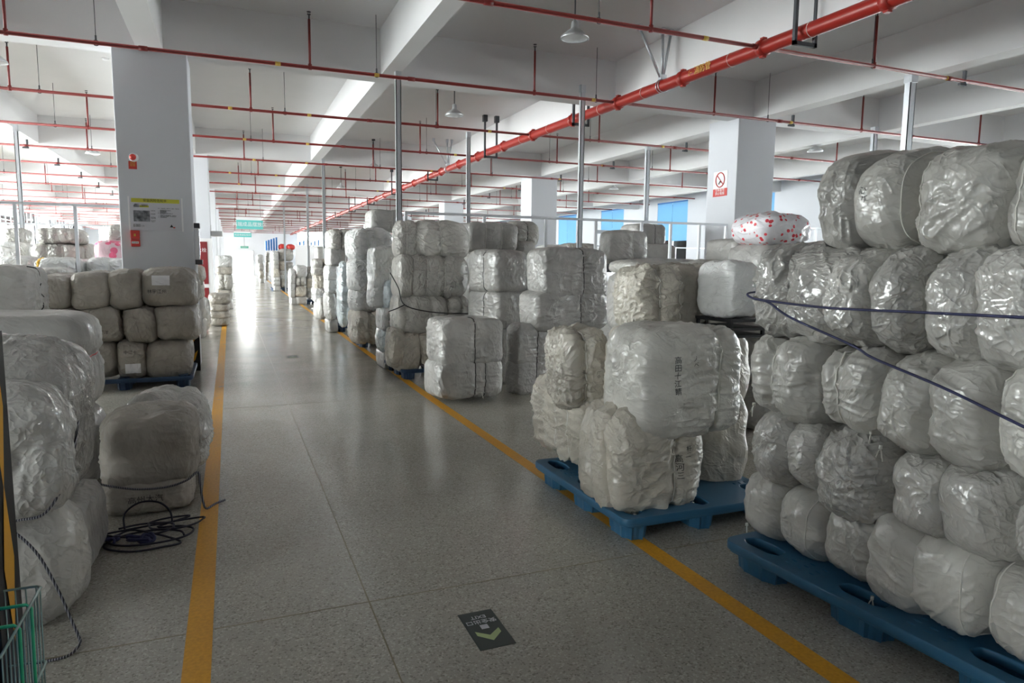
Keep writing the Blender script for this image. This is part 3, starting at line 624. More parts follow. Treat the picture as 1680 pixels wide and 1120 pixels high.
('second bale from left, layer below the top, tied stack behind the lone boxy pair', (2.655, 9.55, 1.39), (0.93, 0.9, 0.6), {'q': 40, 'knd': 'poly', 'axis': 'x', 'ties': [-0.3, 0.2], 'strap': 'white'}),
('first bale from left, layer above the bottom, tied stack behind the lone boxy pair', (2.17, 9.315, 0.885), (0.22, 0.53, 0.51), {'q': 36, 'knd': 'poly', 'axis': 'x', 'ties': [0.2]}),
('second bale from left, layer above the bottom, tied stack behind the lone boxy pair', (2.48, 9.5, 0.875), (0.64, 0.9, 0.53), {'q': 36, 'knd': 'poly', 'axis': 'x', 'ties': [0.2]}),
('third bale from left, layer above the bottom, tied stack behind the lone boxy pair', (2.95, 9.5, 0.875), (0.36, 0.9, 0.53), {'q': 36, 'knd': 'poly', 'axis': 'x', 'ties': [0.2]}),
('first bale from left, bottom layer, tied stack behind the lone boxy pair', (2.06, 9.175, 0.45), (0.22, 0.35, 0.52), {'q': 36, 'knd': 'cream', 'axis': 'z', 'ties': []}),
('second bale from left, bottom layer, tied stack behind the lone boxy pair', (2.24, 9.45, 0.375), (0.34, 0.9, 0.57), {'q': 36, 'knd': 'cream', 'axis': 'z', 'ties': []}),
('third bale from left, bottom layer, tied stack behind the lone boxy pair', (2.495, 9.45, 0.405), (0.29, 0.9, 0.49), {'q': 36, 'knd': 'cream', 'axis': 'z', 'ties': []}),
('grey bale behind the top of the tall tied stack, left of the steel posts', (3.88, 10.6, 2.005), (0.86, 0.8, 0.45), {'q': 30, 'knd': 'smooth', 'axis': 'x', 'ties': [-0.3, 0.3], 'strap': 'white'}),
('shorter tied bale at the right end of the row behind the tall tied stack', (4.555, 10.75, 2.08), (0.47, 0.7, 0.42), {'q': 28, 'knd': 'poly', 'axis': 'x', 'ties': [0], 'strap': 'black'}),
('small bale under the tied one at the right end of that back row', (4.5, 10.6, 1.83), (0.32, 0.6, 0.24), {'q': 20, 'knd': 'smooth', 'axis': 'x', 'ties': []}),
('white square-cornered bag leaning at the left of the tall tied stack', (2.075, 10.15, 1.5), (0.31, 0.5, 0.56), {'q': 30, 'knd': 'white', 'axis': 'x', 'ties': [], 'pw': 9}),
('narrow white bag hanging below the square-cornered one', (2.01, 10.185, 1.12), (0.22, 0.57, 0.38), {'q': 24, 'knd': 'white', 'axis': 'z', 'ties': []}),
('bluish crumpled plastic bag halfway up beside the tall tied stack', (2.15, 10.16, 1.12), (0.22, 0.72, 0.46), {'q': 36, 'knd': 'blue', 'axis': 'z', 'ties': []}),
('crumpled white bag below the bluish one', (2.14, 10.095, 0.765), (0.22, 0.69, 0.35), {'q': 30, 'knd': 'white', 'axis': 'z', 'ties': []}),
('crumpled bag at floor level beside the blue pallet', (2.15, 10.28, 0.46), (0.22, 0.76, 0.4), {'q': 30, 'knd': 'blue', 'axis': 'z', 'ties': []}),
('bale forming the top of the bale column behind the white square bag', (2.695, 12.895, 2.35), (0.61, 0.59, 0.38), {'q': 32, 'knd': 'smooth', 'axis': 'x', 'ties': [0.3], 'strap': 'white'}),
('bale forming the second layer down of the bale column behind the white square bag', (2.375, 12.75, 1.905), (0.73, 0.9, 0.55), {'q': 36, 'knd': 'white', 'axis': 'x', 'ties': [-0.2, 0.2], 'strap': 'white'}),
('bale forming the third layer down of the bale column behind the white square bag', (2.32, 12.74, 1.36), (0.6, 0.88, 0.58), {'q': 36, 'knd': 'white', 'axis': 'x', 'ties': []}),
('bale forming the fourth layer down of the bale column behind the white square bag', (2.32, 12.85, 0.925), (0.54, 1.0, 0.45), {'q': 32, 'knd': 'white', 'axis': 'x', 'ties': []}),
('bale forming the bottom layer of the bale column behind the white square bag', (2.3, 12.8, 0.425), (0.5, 1.0, 0.63), {'q': 36, 'knd': 'cream', 'axis': 'x', 'ties': [0.0], 'strap': 'white'}),
('bale forming the top layer of the stack beside the tall white plastic bag', (2.31, 16.0, 2.065), (0.5, 1.0, 0.45), {'q': 30, 'knd': 'poly', 'axis': 'x', 'ties': [0.0], 'strap': 'black', 'pw': 5}),
('grey square bag under the tied one in the stack beside the tall white bag', (2.23, 16.065, 1.705), (0.36, 0.93, 0.41), {'q': 24, 'knd': 'smooth', 'axis': 'x', 'ties': [], 'pw': 9}),
('upright white plastic bag at the front of the stack beside the tall white bag', (2.24, 15.01, 0.885), (0.22, 0.62, 1.33), {'q': 34, 'knd': 'blue', 'axis': 'z', 'ties': []}),
('white bag above the black strap in the stack beside the tall white bag', (2.1, 15.975, 1.185), (0.22, 0.75, 0.61), {'q': 26, 'knd': 'white', 'axis': 'z', 'ties': [0], 'strap': 'black'}),
('shiny white sack at the floor of the stack beside the tall white bag', (2.085, 16.0, 0.59), (0.23, 0.8, 0.62), {'q': 26, 'knd': 'plastic', 'axis': 'z', 'ties': []}),
('greenish sack at the left foot of the stack beside the tall white bag', (2.12, 17.82, 0.405), (0.22, 0.64, 0.53), {'q': 20, 'knd': 'poly', 'axis': 'z', 'ties': []}),
('bale forming the top layer of the stack on the third pallet along the aisle', (2.965, 20.0, 1.79), (0.23, 1.0, 0.44), {'q': 22, 'knd': 'white', 'axis': 'z', 'ties': [], 'strap': 'white'}),
('first bale from left, second layer, stack on the third pallet along the aisle', (2.25, 19.885, 1.43), (0.26, 0.77, 0.46), {'q': 22, 'knd': 'poly', 'axis': 'z', 'ties': [0.0], 'strap': 'black'}),
('second bale from left, second layer, stack on the third pallet along the aisle', (2.595, 20.25, 1.395), (0.37, 1.0, 0.51), {'q': 22, 'knd': 'cream', 'axis': 'z', 'ties': [], 'strap': 'black'}),
('bale forming the third layer of the stack on the third pallet along the aisle', (2.27, 19.785, 1.02), (0.26, 0.57, 0.42), {'q': 22, 'knd': 'cream', 'axis': 'z', 'ties': [], 'strap': 'white'}),
('bale forming the bottom layer of the stack on the third pallet along the aisle', (2.285, 19.905, 0.66), (0.29, 0.81, 0.4), {'q': 22, 'knd': 'white', 'axis': 'z', 'ties': [0.0], 'strap': 'black'}),
('first bale from left, top layer, low pallet stack midway down the aisle', (2.405, 26.36, 1.21), (0.41, 0.72, 0.42), {'q': 22, 'knd': 'white', 'axis': 'z', 'ties': [], 'strap': 'white'}),
('second bale from left, top layer, low pallet stack midway down the aisle', (2.74, 26.75, 1.125), (0.22, 1.0, 0.49), {'q': 22, 'knd': 'poly', 'axis': 'z', 'ties': [0.0], 'strap': 'white'}),
('first bale from left, middle layer, low pallet stack midway down the aisle', (2.375, 26.5, 0.865), (0.41, 1.0, 0.39), {'q': 22, 'knd': 'poly', 'axis': 'x', 'ties': [0.0], 'strap': 'black'}),
('second bale from left, middle layer, low pallet stack midway down the aisle', (2.71, 26.75, 0.765), (0.22, 1.0, 0.45), {'q': 22, 'knd': 'cream', 'axis': 'z', 'ties': [], 'strap': 'black'}),
('first bale from left, bottom layer, low pallet stack midway down the aisle', (2.355, 26.37, 0.48), (0.43, 0.74, 0.38), {'q': 22, 'knd': 'cream', 'axis': 'x', 'ties': [], 'strap': 'white'}),
('second bale from left, bottom layer, low pallet stack midway down the aisle', (2.735, 26.75, 0.435), (0.29, 1.0, 0.45), {'q': 22, 'knd': 'white', 'axis': 'z', 'ties': [0.0], 'strap': 'white'}),
('bale forming the narrow side column of the low pallet stack midway down the aisle', (2.09, 26.41, 0.775), (0.22, 0.82, 1.01), {'q': 22, 'knd': 'white', 'axis': 'z', 'ties': [0.0], 'strap': 'black'}),
('first bale from left, top layer, red-topped far stack', (2.215, 38.5, 1.825), (0.33, 1.0, 0.51), {'q': 22, 'knd': 'white', 'axis': 'z', 'ties': [], 'strap': 'white'}),
('second bale from left, top layer, red-topped far stack', (2.785, 38.75, 1.895), (0.77, 1.0, 0.63), {'q': 22, 'knd': 'poly', 'axis': 'x', 'ties': [0.0], 'strap': 'white'}),
('first bale from left, second layer, red-topped far stack', (2.22, 38.5, 1.385), (0.36, 1.0, 0.51), {'q': 22, 'knd': 'poly', 'axis': 'z', 'ties': [0.0], 'strap': 'black'}),
('second bale from left, second layer, red-topped far stack', (2.605, 38.75, 1.32), (0.37, 1.0, 0.58), {'q': 22, 'knd': 'cream', 'axis': 'z', 'ties': [], 'strap': 'black'}),
('third bale from left, second layer, red-topped far stack', (2.985, 39.0, 1.225), (0.37, 1.0, 0.59), {'q': 22, 'knd': 'white', 'axis': 'z', 'ties': [0.0], 'strap': 'black'}),
('first bale from left, third layer, red-topped far stack', (2.225, 38.5, 0.935), (0.39, 1.0, 0.51), {'q': 22, 'knd': 'cream', 'axis': 'z', 'ties': [], 'strap': 'white'}),
('second bale from left, third layer, red-topped far stack', (2.64, 38.75, 0.855), (0.4, 1.0, 0.49), {'q': 22, 'knd': 'white', 'axis': 'z', 'ties': [0.0], 'strap': 'white'}),
('first bale from left, bottom layer, red-topped far stack', (2.245, 38.5, 0.525), (0.39, 1.0, 0.45), {'q': 22, 'knd': 'white', 'axis': 'z', 'ties': [0.0], 'strap': 'black'}),
('second bale from left, bottom layer, red-topped far stack', (2.635, 38.75, 0.42), (0.37, 1.0, 0.52), {'q': 22, 'knd': 'poly', 'axis': 'z', 'ties': [], 'strap': 'black'}),
('first bale from left, top layer, farthest low stacks by the end wall', (2.005, 52.5, 1.68), (0.45, 1.0, 0.6), {'q': 22, 'knd': 'white', 'axis': 'z', 'ties': [], 'strap': 'white'}),
('second bale from left, top layer, farthest low stacks by the end wall', (2.555, 52.75, 1.815), (0.29, 1.0, 0.69), {'q': 22, 'knd': 'poly', 'axis': 'z', 'ties': [0.0], 'strap': 'white'}),
('first bale from left, middle layer, farthest low stacks by the end wall', (2.05, 52.5, 1.145), (0.4, 1.0, 0.65), {'q': 22, 'knd': 'poly', 'axis': 'z', 'ties': [0.0], 'strap': 'black'}),
('second bale from left, middle layer, farthest low stacks by the end wall', (2.51, 52.75, 1.1), (0.24, 1.0, 0.74), {'q': 22, 'knd': 'cream', 'axis': 'z', 'ties': [], 'strap': 'black'}),
('first bale from left, bottom layer, farthest low stacks by the end wall', (2.075, 52.5, 0.58), (0.33, 1.0, 0.56), {'q': 22, 'knd': 'cream', 'axis': 'z', 'ties': [], 'strap': 'white'}),
('second bale from left, bottom layer, farthest low stacks by the end wall', (2.48, 52.75, 0.475), (0.22, 1.0, 0.61), {'q': 22, 'knd': 'white', 'axis': 'z', 'ties': [0.0], 'strap': 'white'}),
('tall grey bag standing against the white panel by the far blue windows', (2.51, 21.4, 1.77), (0.22, 0.8, 0.48), {'q': 16, 'knd': 'smooth', 'axis': 'z', 'ties': [], 'pw': 7}),
('tied grey bale on top behind the square bales, left of the steel frame post', (5.62, 9.175, 1.86), (0.68, 0.35, 0.48), {'q': 36, 'knd': 'smooth', 'axis': 'x', 'ties': [0.2], 'strap': 'white'}),
('grey bale with a cross cord behind the steel frame posts', (7.765, 11.95, 2.19), (0.71, 0.7, 0.42), {'q': 26, 'knd': 'smooth', 'axis': 'x', 'ties': [0.2], 'strap': 'black'}),
('lower grey bale behind the steel frame posts', (7.875, 11.85, 1.81), (0.89, 0.7, 0.38), {'q': 24, 'knd': 'smooth', 'axis': 'x', 'ties': []}),
('pale bale seen over the square bales beside the second tall steel post', (6.76, 12.85, 1.885), (0.7, 0.7, 0.27), {'q': 20, 'knd': 'poly', 'axis': 'x', 'ties': []}),
('small white bale seen over the square bales at the foot of the blue blinds', (6.9, 14.35, 1.9), (0.64, 0.7, 0.22), {'q': 16, 'knd': 'white', 'axis': 'x', 'ties': []}),
('long low bale in the gap right of the tied grey bale', (6.17, 8.9, 1.595), (0.96, 0.6, 0.19), {'q': 24, 'knd': 'smooth', 'axis': 'x', 'ties': []}),
('crinkled sack beside the square concrete column at right', (5.86, 6.9, 1.775), (0.5, 0.6, 0.29), {'q': 30, 'knd': 'smooth', 'axis': 'z', 'ties': []}),
('brown-grey bale standing below the square column at right', (4.26, 5.5, 1.37), (0.46, 0.6, 0.5), {'q': 30, 'knd': 'poly', 'axis': 'x', 'ties': []}),
('white floral-printed bag with red flowers behind the nearest stack', (4.915, 5.3, 1.95), (0.65, 0.6, 0.3), {'q': 40, 'knd': 'floral', 'axis': 'x', 'ties': [], 'pw': 2.9}),
('bluish white bag hanging beside the left edge of the nearest stack', (3.295, 3.95, 1.435), (0.27, 0.4, 0.39), {'q': 30, 'knd': 'white', 'axis': 'z', 'ties': []}),
('first bale from left, top layer, dim stack before the notice-board column', (-1.935, 10.0, 1.19), (0.37, 1.0, 0.42), {'q': 48, 'knd': 'drab', 'axis': 'z', 'ties': []}),
('second bale from left, top layer, dim stack before the notice-board column', (-1.565, 10.0, 1.205), (0.43, 1.0, 0.45), {'q': 48, 'knd': 'drab', 'axis': 'z', 'ties': []}),
('third bale from left, top layer, dim stack before the notice-board column', (-1.195, 10.0, 1.21), (0.37, 1.0, 0.48), {'q': 48, 'knd': 'drab', 'axis': 'z', 'ties': []}),
('fourth bale from left, top layer, dim stack before the notice-board column', (-0.725, 10.0, 1.24), (0.63, 1.0, 0.48), {'q': 48, 'knd': 'drab', 'axis': 'z', 'ties': []}),
('first bale from left, middle layer, dim stack before the notice-board column', (-1.88, 10.0, 0.805), (0.4, 1.0, 0.39), {'q': 48, 'knd': 'drab', 'axis': 'z', 'ties': []}),
('second bale from left, middle layer, dim stack before the notice-board column', (-1.485, 10.0, 0.8), (0.45, 1.0, 0.44), {'q': 48, 'knd': 'drab', 'axis': 'z', 'ties': []}),
('third bale from left, middle layer, dim stack before the notice-board column', (-1.055, 10.0, 0.79), (0.37, 1.0, 0.44), {'q': 48, 'knd': 'drab', 'axis': 'z', 'ties': []}),
('fourth bale from left, middle layer, dim stack before the notice-board column', (-0.65, 10.0, 0.8), (0.5, 1.0, 0.46), {'q': 48, 'knd': 'drab', 'axis': 'z', 'ties': []}),
('first bale from left, bottom layer, dim stack before the notice-board column', (-1.845, 10.0, 0.4), (0.41, 1.0, 0.48), {'q': 48, 'knd': 'drab', 'axis': 'z', 'ties': []}),
('second bale from left, bottom layer, dim stack before the notice-board column', (-1.495, 10.0, 0.375), (0.33, 1.0, 0.47), {'q': 48, 'knd': 'drab', 'axis': 'z', 'ties': []}),
('third bale from left, bottom layer, dim stack before the notice-board column', (-1.165, 10.0, 0.355), (0.33, 1.0, 0.47), {'q': 48, 'knd': 'drab', 'axis': 'z', 'ties': []}),
('fourth bale from left, bottom layer, dim stack before the notice-board column', (-0.76, 10.0, 0.335), (0.52, 1.0, 0.49), {'q': 48, 'knd': 'drab', 'axis': 'z', 'ties': []}),
('long grey bale with a red cord, lying behind the near left heap', (-1.5, 5.5, 0.89), (1.2, 0.8, 0.68), {'q': 48, 'knd': 'smooth', 'axis': 'z', 'ties': [0.12], 'strap': 'red'}),
('dark boxy bale with a black cord at the left edge, mid height', (-1.92, 6.95, 1.295), (0.8, 0.7, 0.45), {'q': 36, 'knd': 'smooth', 'axis': 'y', 'ties': [0.2], 'strap': 'black'}),
('pale plastic wrapped bale beside the dark boxy bale at the left edge', (-1.9, 7.7, 1.145), (0.5, 0.6, 0.39), {'q': 30, 'knd': 'plastic', 'axis': 'y', 'ties': []}),
('front lobe of the near left heap, crumpled sack beside the striped guard', (-0.99, 3.48, 0.775), (0.6, 0.36, 0.57), {'q': 56, 'knd': 'plastic', 'axis': 'z', 'ties': []}),
('crumpled upper sack on the aisle side of the near left heap', (-1.02, 4.04, 0.76), (0.6, 0.8, 0.8), {'q': 64, 'knd': 'plastic', 'axis': 'z', 'ties': []}),
('lower crumpled sack of the near left heap touching the floor', (-1.03, 3.525, 0.265), (0.7, 0.45, 0.53), {'q': 64, 'knd': 'poly', 'axis': 'z', 'ties': []}),
('sagging bale with a striped rope, front upper one beside the coiled rope', (-0.51, 5.02, 0.38), (0.52, 0.6, 0.46), {'q': 60, 'knd': 'drab', 'axis': 'x', 'ties': [], 'pw': 5}),
('lower front bale with faint writing under the roped one on the floor', (-0.535, 5.0, 0.105), (0.51, 0.6, 0.21), {'q': 60, 'knd': 'drab', 'axis': 'x', 'ties': [], 'pw': 5}),
('clear wrapped bale standing behind the sagging roped bale', (-0.475, 5.7, 0.3), (0.53, 0.6, 0.6), {'q': 50, 'knd': 'plastic', 'axis': 'x', 'ties': [0.3]}),
('bale leaning behind the striped guard, top one past the column', (-0.705, 15.55, 1.32), (0.45, 0.7, 0.32), {'q': 24, 'knd': 'drab', 'axis': 'z', 'ties': []}),
('bale second down behind the striped guard past the column', (-0.725, 15.55, 0.99), (0.43, 0.7, 0.38), {'q': 24, 'knd': 'drab', 'axis': 'z', 'ties': []}),
('shiny upright sack on the floor past the column', (-0.625, 16.65, 0.405), (0.35, 0.7, 0.69), {'q': 28, 'knd': 'plastic', 'axis': 'z', 'ties': []}),
('top flat bale of the low pile past the column at the yellow line', (-0.25, 18.15, 0.665), (0.48, 0.7, 0.25), {'q': 22, 'knd': 'drab', 'axis': 'x', 'ties': []}),
('second flat bale of the low pile past the column at the yellow line', (-0.275, 18.15, 0.455), (0.45, 0.7, 0.19), {'q': 22, 'knd': 'drab', 'axis': 'x', 'ties': []}),
('third flat bale of the low pile past the column at the yellow line', (-0.28, 18.15, 0.285), (0.46, 0.7, 0.19), {'q': 22, 'knd': 'drab', 'axis': 'x', 'ties': []}),
('bottom flat bale of the low pile past the column at the yellow line', (-0.285, 18.15, 0.12), (0.45, 0.7, 0.2), {'q': 22, 'knd': 'drab', 'axis': 'x', 'ties': []}),
('top bale of the far left pile near the corridor end', (-0.165, 24.35, 1.55), (0.49, 0.7, 0.36), {'q': 18, 'knd': 'white', 'axis': 'x', 'ties': []}),
('second bale of the far left pile near the corridor end', (-0.175, 24.35, 1.265), (0.49, 0.7, 0.25), {'q': 18, 'knd': 'drab', 'axis': 'x', 'ties': []}),
('third bale of the far left pile near the corridor end', (-0.185, 24.35, 0.89), (0.49, 0.7, 0.54), {'q': 18, 'knd': 'poly', 'axis': 'x', 'ties': [0.0]}),
('bottom bale of the far left pile near the corridor end', (-0.205, 24.35, 0.475), (0.49, 0.7, 0.33), {'q': 18, 'knd': 'drab', 'axis': 'x', 'ties': []}),
('long tied bale on top of the bright rack pile at far left', (-2.74, 14.45, 1.98), (0.7, 0.9, 0.28), {'q': 24, 'knd': 'poly', 'axis': 'x', 'ties': [-0.4, 0, 0.4], 'strap': 'white'}),
('long bale second from top in the bright rack pile', (-2.8, 14.45, 1.705), (0.72, 0.9, 0.29), {'q': 24, 'knd': 'poly', 'axis': 'x', 'ties': [-0.3, 0.3], 'strap': 'white'}),
('white bale with a yellow strap in the bright rack pile', (-2.37, 12.25, 1.45), (0.54, 0.9, 0.28), {'q': 24, 'knd': 'white', 'axis': 'x', 'ties': [-0.75], 'strap': 'yellow'}),
('rounded bale at the left edge of the bright rack pile, top', (-3.635, 15.45, 1.99), (0.31, 0.9, 0.28), {'q': 24, 'knd': 'poly', 'axis': 'x', 'ties': []}),
('pale bale at the left edge of the bright rack pile, middle', (-3.56, 14.95, 1.715), (0.44, 0.9, 0.29), {'q': 24, 'knd': 'white', 'axis': 'x', 'ties': []}),
('pale bale at the left edge of the bright rack pile, lower', (-3.14, 13.45, 1.475), (0.46, 0.9, 0.27), {'q': 24, 'knd': 'white', 'axis': 'x', 'ties': []}),
('bale between the two fence posts of the bright rack pile, lower right', (-2.455, 14.95, 1.695), (0.23, 0.9, 0.33), {'q': 24, 'knd': 'poly', 'axis': 'x', 'ties': []}),
('white bale below the pink bag left of the column', (-1.79, 12.65, 1.455), (0.5, 0.9, 0.29), {'q': 24, 'knd': 'white', 'axis': 'x', 'ties': [0.2], 'strap': 'white'}),
('upright bale under the fence rail left of the column', (-1.795, 13.95, 2.0), (0.31, 0.9, 0.34), {'q': 24, 'knd': 'poly', 'axis': 'x', 'ties': []}),
('pink patterned bag beside the posted column', (-1.825, 13.45, 1.715), (0.47, 0.9, 0.35), {'q': 24, 'knd': 'pink', 'axis': 'x', 'ties': []}),
('small white bale left of the pink bag', (-2.21, 13.45, 1.48), (0.24, 0.9, 0.2), {'q': 24, 'knd': 'white', 'axis': 'x', 'ties': []}),
('low white bale behind the rack pile in the far left', (-2.285, 11.65, 1.365), (0.37, 0.9, 0.19), {'q': 24, 'knd': 'poly', 'axis': 'x', 'ties': []}),
('bale seen between left edge and first fence post, lowest', (-2.61, 11.05, 1.325), (0.22, 0.9, 0.19), {'q': 24, 'knd': 'white', 'axis': 'x', 'ties': []}),

]
BL = {}
for lab, c, dm, k in ROWS:
    nm = 'sack_bag' if ' bag' in lab.split(',')[0] and 'bale' not in lab.split(',')[0][:40] else 'sack_bale'
    BL[lab] = (*make_bale(lab, c, dm, name=nm, **k), c, dm)
def find(s): return next(v for k, v in BL.items() if s in k)
# writing, labels and loose ends
r_, B_, o_, c_, d_ = find('black handwritten characters'); write_on(B_, r_, d_, '高田十江睛', .046, '-y', (-.15, .06), R(4)); write_on(B_, r_, d_, 'ノベ', .036, '-y', (-.04, .14), R(15))
r_, B_, o_, c_, d_ = find('knotted tassel'); write_on(B_, r_, d_, '高河三', .05, '-y', (.12, -.03), R(3)); write_on(B_, r_, d_, '杆二', .04, '-y', (.18, .06), R(3)); 
tassel(r_, (-.16, -.22, .02), 1.3); tassel(r_, (.27, -.2, .03), 1.2)
r_, B_, o_, c_, d_ = find('upright bale with faint'); write_on(B_, r_, d_, '高三', .03, '-y', (-.06, -.02)); write_on(B_, r_, d_, '厂中', .025, '-y', (.05, -.03))
r_, B_, o_, c_, d_ = find('second bale from left, top layer, nearest big'); write_on(B_, r_, d_, '心ケ', .04, '-x', (-.03, .03), R(20)); write_on(B_, r_, d_, '仁三', .03, '-x', (-.11, .03))
r_, B_, o_, c_, d_ = find('fourth bale from left, top layer, dim'); write_on(B_, r_, d_, '林宇江州', .055, '-y', (-.12, -.04), 0, False); patch_on(B_, r_, d_, .20, .12, '-y', (-.07, .10), 'paper_label', 'paper')
r_, B_, o_, c_, d_ = find('second bale from left, middle layer, dim'); write_on(B_, r_, d_, '心京字洋', .05, '-y', (-.0, -.08), R(-8), False)
r_, B_, o_, c_, d_ = find('third bale from left, bottom layer, dim'); write_on(B_, r_, d_, '中辽十', .05, '-y', (0, .10), 0, False); patch_on(B_, r_, d_, .17, .12, '-y', (.02, -.10), 'paper_label', 'paper')
r_, B_, o_, c_, d_ = find('lower front bale with faint'); write_on(B_, r_, d_, '高州大汽', .05, '-y', (0, 0), 0, False)
for s_, p_ in (('second bale from left, third layer down, nearest', (-.33, -.1, .02)), ('third bale from left, third layer down, nearest', (-.33, .1, .0)), ('first bale from left, third layer down, nearest', (-.33, .2, .04)), ('fourth bale from left, bottom layer, nearest', (-.33, .08, .0)), ('first bale from left, bottom layer, nearest', (-.33, .1, .03)), ('slumped bale', (-.1, -.28, .02)),
                ('lower of the two standing', (.1, -.3, .05))):
    tassel(find(s_)[0], p_)
# ------------------------------------------------------------------ pallets
def shape_mesh(outer, holes, z0, z1, bev):
    c = bpy.data.curves.new('deck', 'CURVE'); c.dimensions = '2D'; c.fill_mode = 'BOTH'; c.extrude = (z1-z0)/2-bev; c.bevel_depth = bev; c.bevel_resolution = 1
    for pts in [outer]+holes:
        s_ = c.splines.new('POLY'); s_.points.add(len(pts)-1); s_.use_cyclic_u = True
        for p, q in zip(s_.points, pts): p.co = (q[0], q[1], 0, 1)
    o = bpy.data.objects.new('deck', c); COL.objects.link(o); dg = bpy.context.evaluated_depsgraph_get(); me = bpy.data.meshes.new_from_object(o.evaluated_get(dg)); bpy.data.objects.remove(o)
    for v in me.vertices: v.co.z += (z0+z1)/2
    return me
def rrect(w_, h_, r, n=6):
    out = []
    for cx, cy_, a0 in ((w_/2-r, h_/2-r, 0), (-w_/2+r, h_/2-r, 90), (-w_/2+r, -h_/2+r, 180), (w_/2-r, -h_/2+r, 270)):
        for i in range(n+1): a = R(a0+90*i/n); out.append((cx+r*math.cos(a), cy_+r*math.sin(a)))
    return out
def oval(cx, cy_, w_, h_, flute=0, n=28):
    out = []
    for i in range(n):
        a = 2*math.pi*i/n; k = 1+flute*math.cos(a*7); e_ = .7
        c_, s_ = math.cos(a), math.sin(a); out.append((cx+w_/2*k*math.copysign(abs(c_)**e_, c_), cy_+h_/2*k*math.copysign(abs(s_)**e_, s_)))
    return out
PC = {}
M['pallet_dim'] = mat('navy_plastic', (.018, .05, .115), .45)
def pallet_parts(w_, l_):
    if (w_, l_) in PC: return PC[(w_, l_)]
    holes = []; feet = []
    for ix in (-1, 0, 1):
        for iy in (-1, 0, 1):
            cx, cy_ = ix*(w_/2-.12), iy*(l_/2-.17); holes.append(oval(cx, cy_, .115, .235, .03)); feet.append((cx, cy_))
    for ix in (-1, 0, 1):
        for iy in (-1, 1):
            for dx in (-.045, .0, .045):
                for dy in (-.07, 0, .07): holes.append([(x*1., y) for x, y in oval(ix*(w_/2-.12)+dx, iy*(l_/4-.06)+dy, .018, .04, n=8)])
    me = shape_mesh(rrect(w_, l_, .06), holes, .105, .15, .006)
    rim = shape_mesh(rrect(w_-.02, l_-.02, .05), [rrect(w_-.06, l_-.06, .03)], .092, .106, .002)
    f = MB(); n = 36
    prof = []
    for (z, k) in ((.12, 1.10), (.0, .98)):
        for i in range(n):
            a = 2*math.pi*i/n; fl = 1+.05*(1 if math.cos(a*9) > 0 else -1); c_, s_ = math.cos(a), math.sin(a)
            prof.append((.075*k*fl*math.copysign(abs(c_)**.75, c_), .135*k*fl*math.copysign(abs(s_)**.75, s_), z))
    f.add(prof, [(i, (i+1) % n, n+(i+1) % n, n+i) for i in range(n)]+[tuple(n+i for i in range(n))[::-1]])
    # inner cup wall seen through the hole
    f.add([(x*.82, y*.82, z) for x, y, z in prof[:n]]+[(x*.78, y*.78, .012) for x, y, z in prof[:n]], [(i, n+i, n+(i+1) % n, (i+1) % n) for i in range(n)]+[tuple(n+i for i in range(n))])
    PC[(w_, l_)] = (me, rim, f.mesh('foot'), feet); return PC[(w_, l_)]
def pallet(x, y, w_, l_, rz, lab):
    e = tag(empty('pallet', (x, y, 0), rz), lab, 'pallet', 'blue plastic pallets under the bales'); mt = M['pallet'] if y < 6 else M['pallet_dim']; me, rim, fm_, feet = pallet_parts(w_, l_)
    obj('deck', me, mt, e); obj('deck_rim', rim, mt, e)
    for fx, fy in feet: obj('foot', fm_, mt, e, (fx, fy, 0))
pallet(3.02, 2.10, 1.15, 1.5, R(3.5), 'blue plastic pallet with oval holes under the nearest big stack')
pallet(2.64, 3.86, 1.2, 1.28, R(0), 'blue pallet jutting over the orange line under the low cream bales')
pallet(2.75, 9.62, 1.3, 1.15, R(2), 'blue pallet barely showing under the tied stack behind the boxy pair')
pallet(2.62, 13.25, .9, 1.0, 0, 'blue pallet glimpsed beneath the column behind the white square bag')
pallet(2.65, 16.2, .9, 1.0, 0, 'blue pallet under the tall white bag stack')
pallet(2.75, 20.3, .9, 1.0, 0, 'third dark blue pallet along the right of the aisle')
pallet(2.6, 26.75, .9, 1.0, 0, 'blue pallet of the low stack midway down the aisle')
pallet(2.7, 39, 1.4, 1.6, 0, 'bright blue pallet under the red-topped far stack')
pallet(-1.25, 9.98, 1.55, 1.2, 0, 'dark blue pallet on the left under the dim stack by the column')
# ------------------------------------------------------------------ ropes
def rope(name, pts, r, m, lab, cat='rope', sub=6, parent=None):
    P4 = [Vector(p) for p in pts]; out = []
    for i in range(len(P4)-1):
        a, b, c, d_ = P4[max(0, i-1)], P4[i], P4[i+1], P4[min(len(P4)-1, i+2)]
        for k in range(sub):
            t_ = k/sub; out.append(.5*((2*b)+(-a+c)*t_+(2*a-5*b+4*c-d_)*t_*t_+(-a+3*b-3*c+d_)*t_**3))
    out.append(P4[-1]); b = MB(); b.tube(out, r, 6); o = b.build(name, M[m], parent)
    if lab: tag(o, lab, cat)
    return o
M['rope_bw'] = mat('black_and_white_rope', (.1, .1, .1), .6); t = NT(M['rope_bw'])
wv = t.new('ShaderNodeTexWave'); wv.inputs['Scale'].default_value = 34; wv.inputs['Distortion'].default_value = 1; t.l(t.coords((1, 1, 1)), wv.inputs['Vector']); t.l(t.ramp(wv.outputs['Fac'], [(.74, (.03, .03, .045)), (.82, (.38, .39, .42))]), t.b.inputs['Base Color'])
rope('rope', [(2.78, 2.86, 1.47), (2.52, 2.84, 1.46), (2.44, 2.74, 1.44), (2.43, 2.6, 1.43), (2.43, 2.25, 1.42), (2.43, 1.84, 1.43), (2.43, 1.45, 1.44), (2.44, 1.1, 1.45)], .0055, 'rope', 'navy rope running level across the nearest big stack')
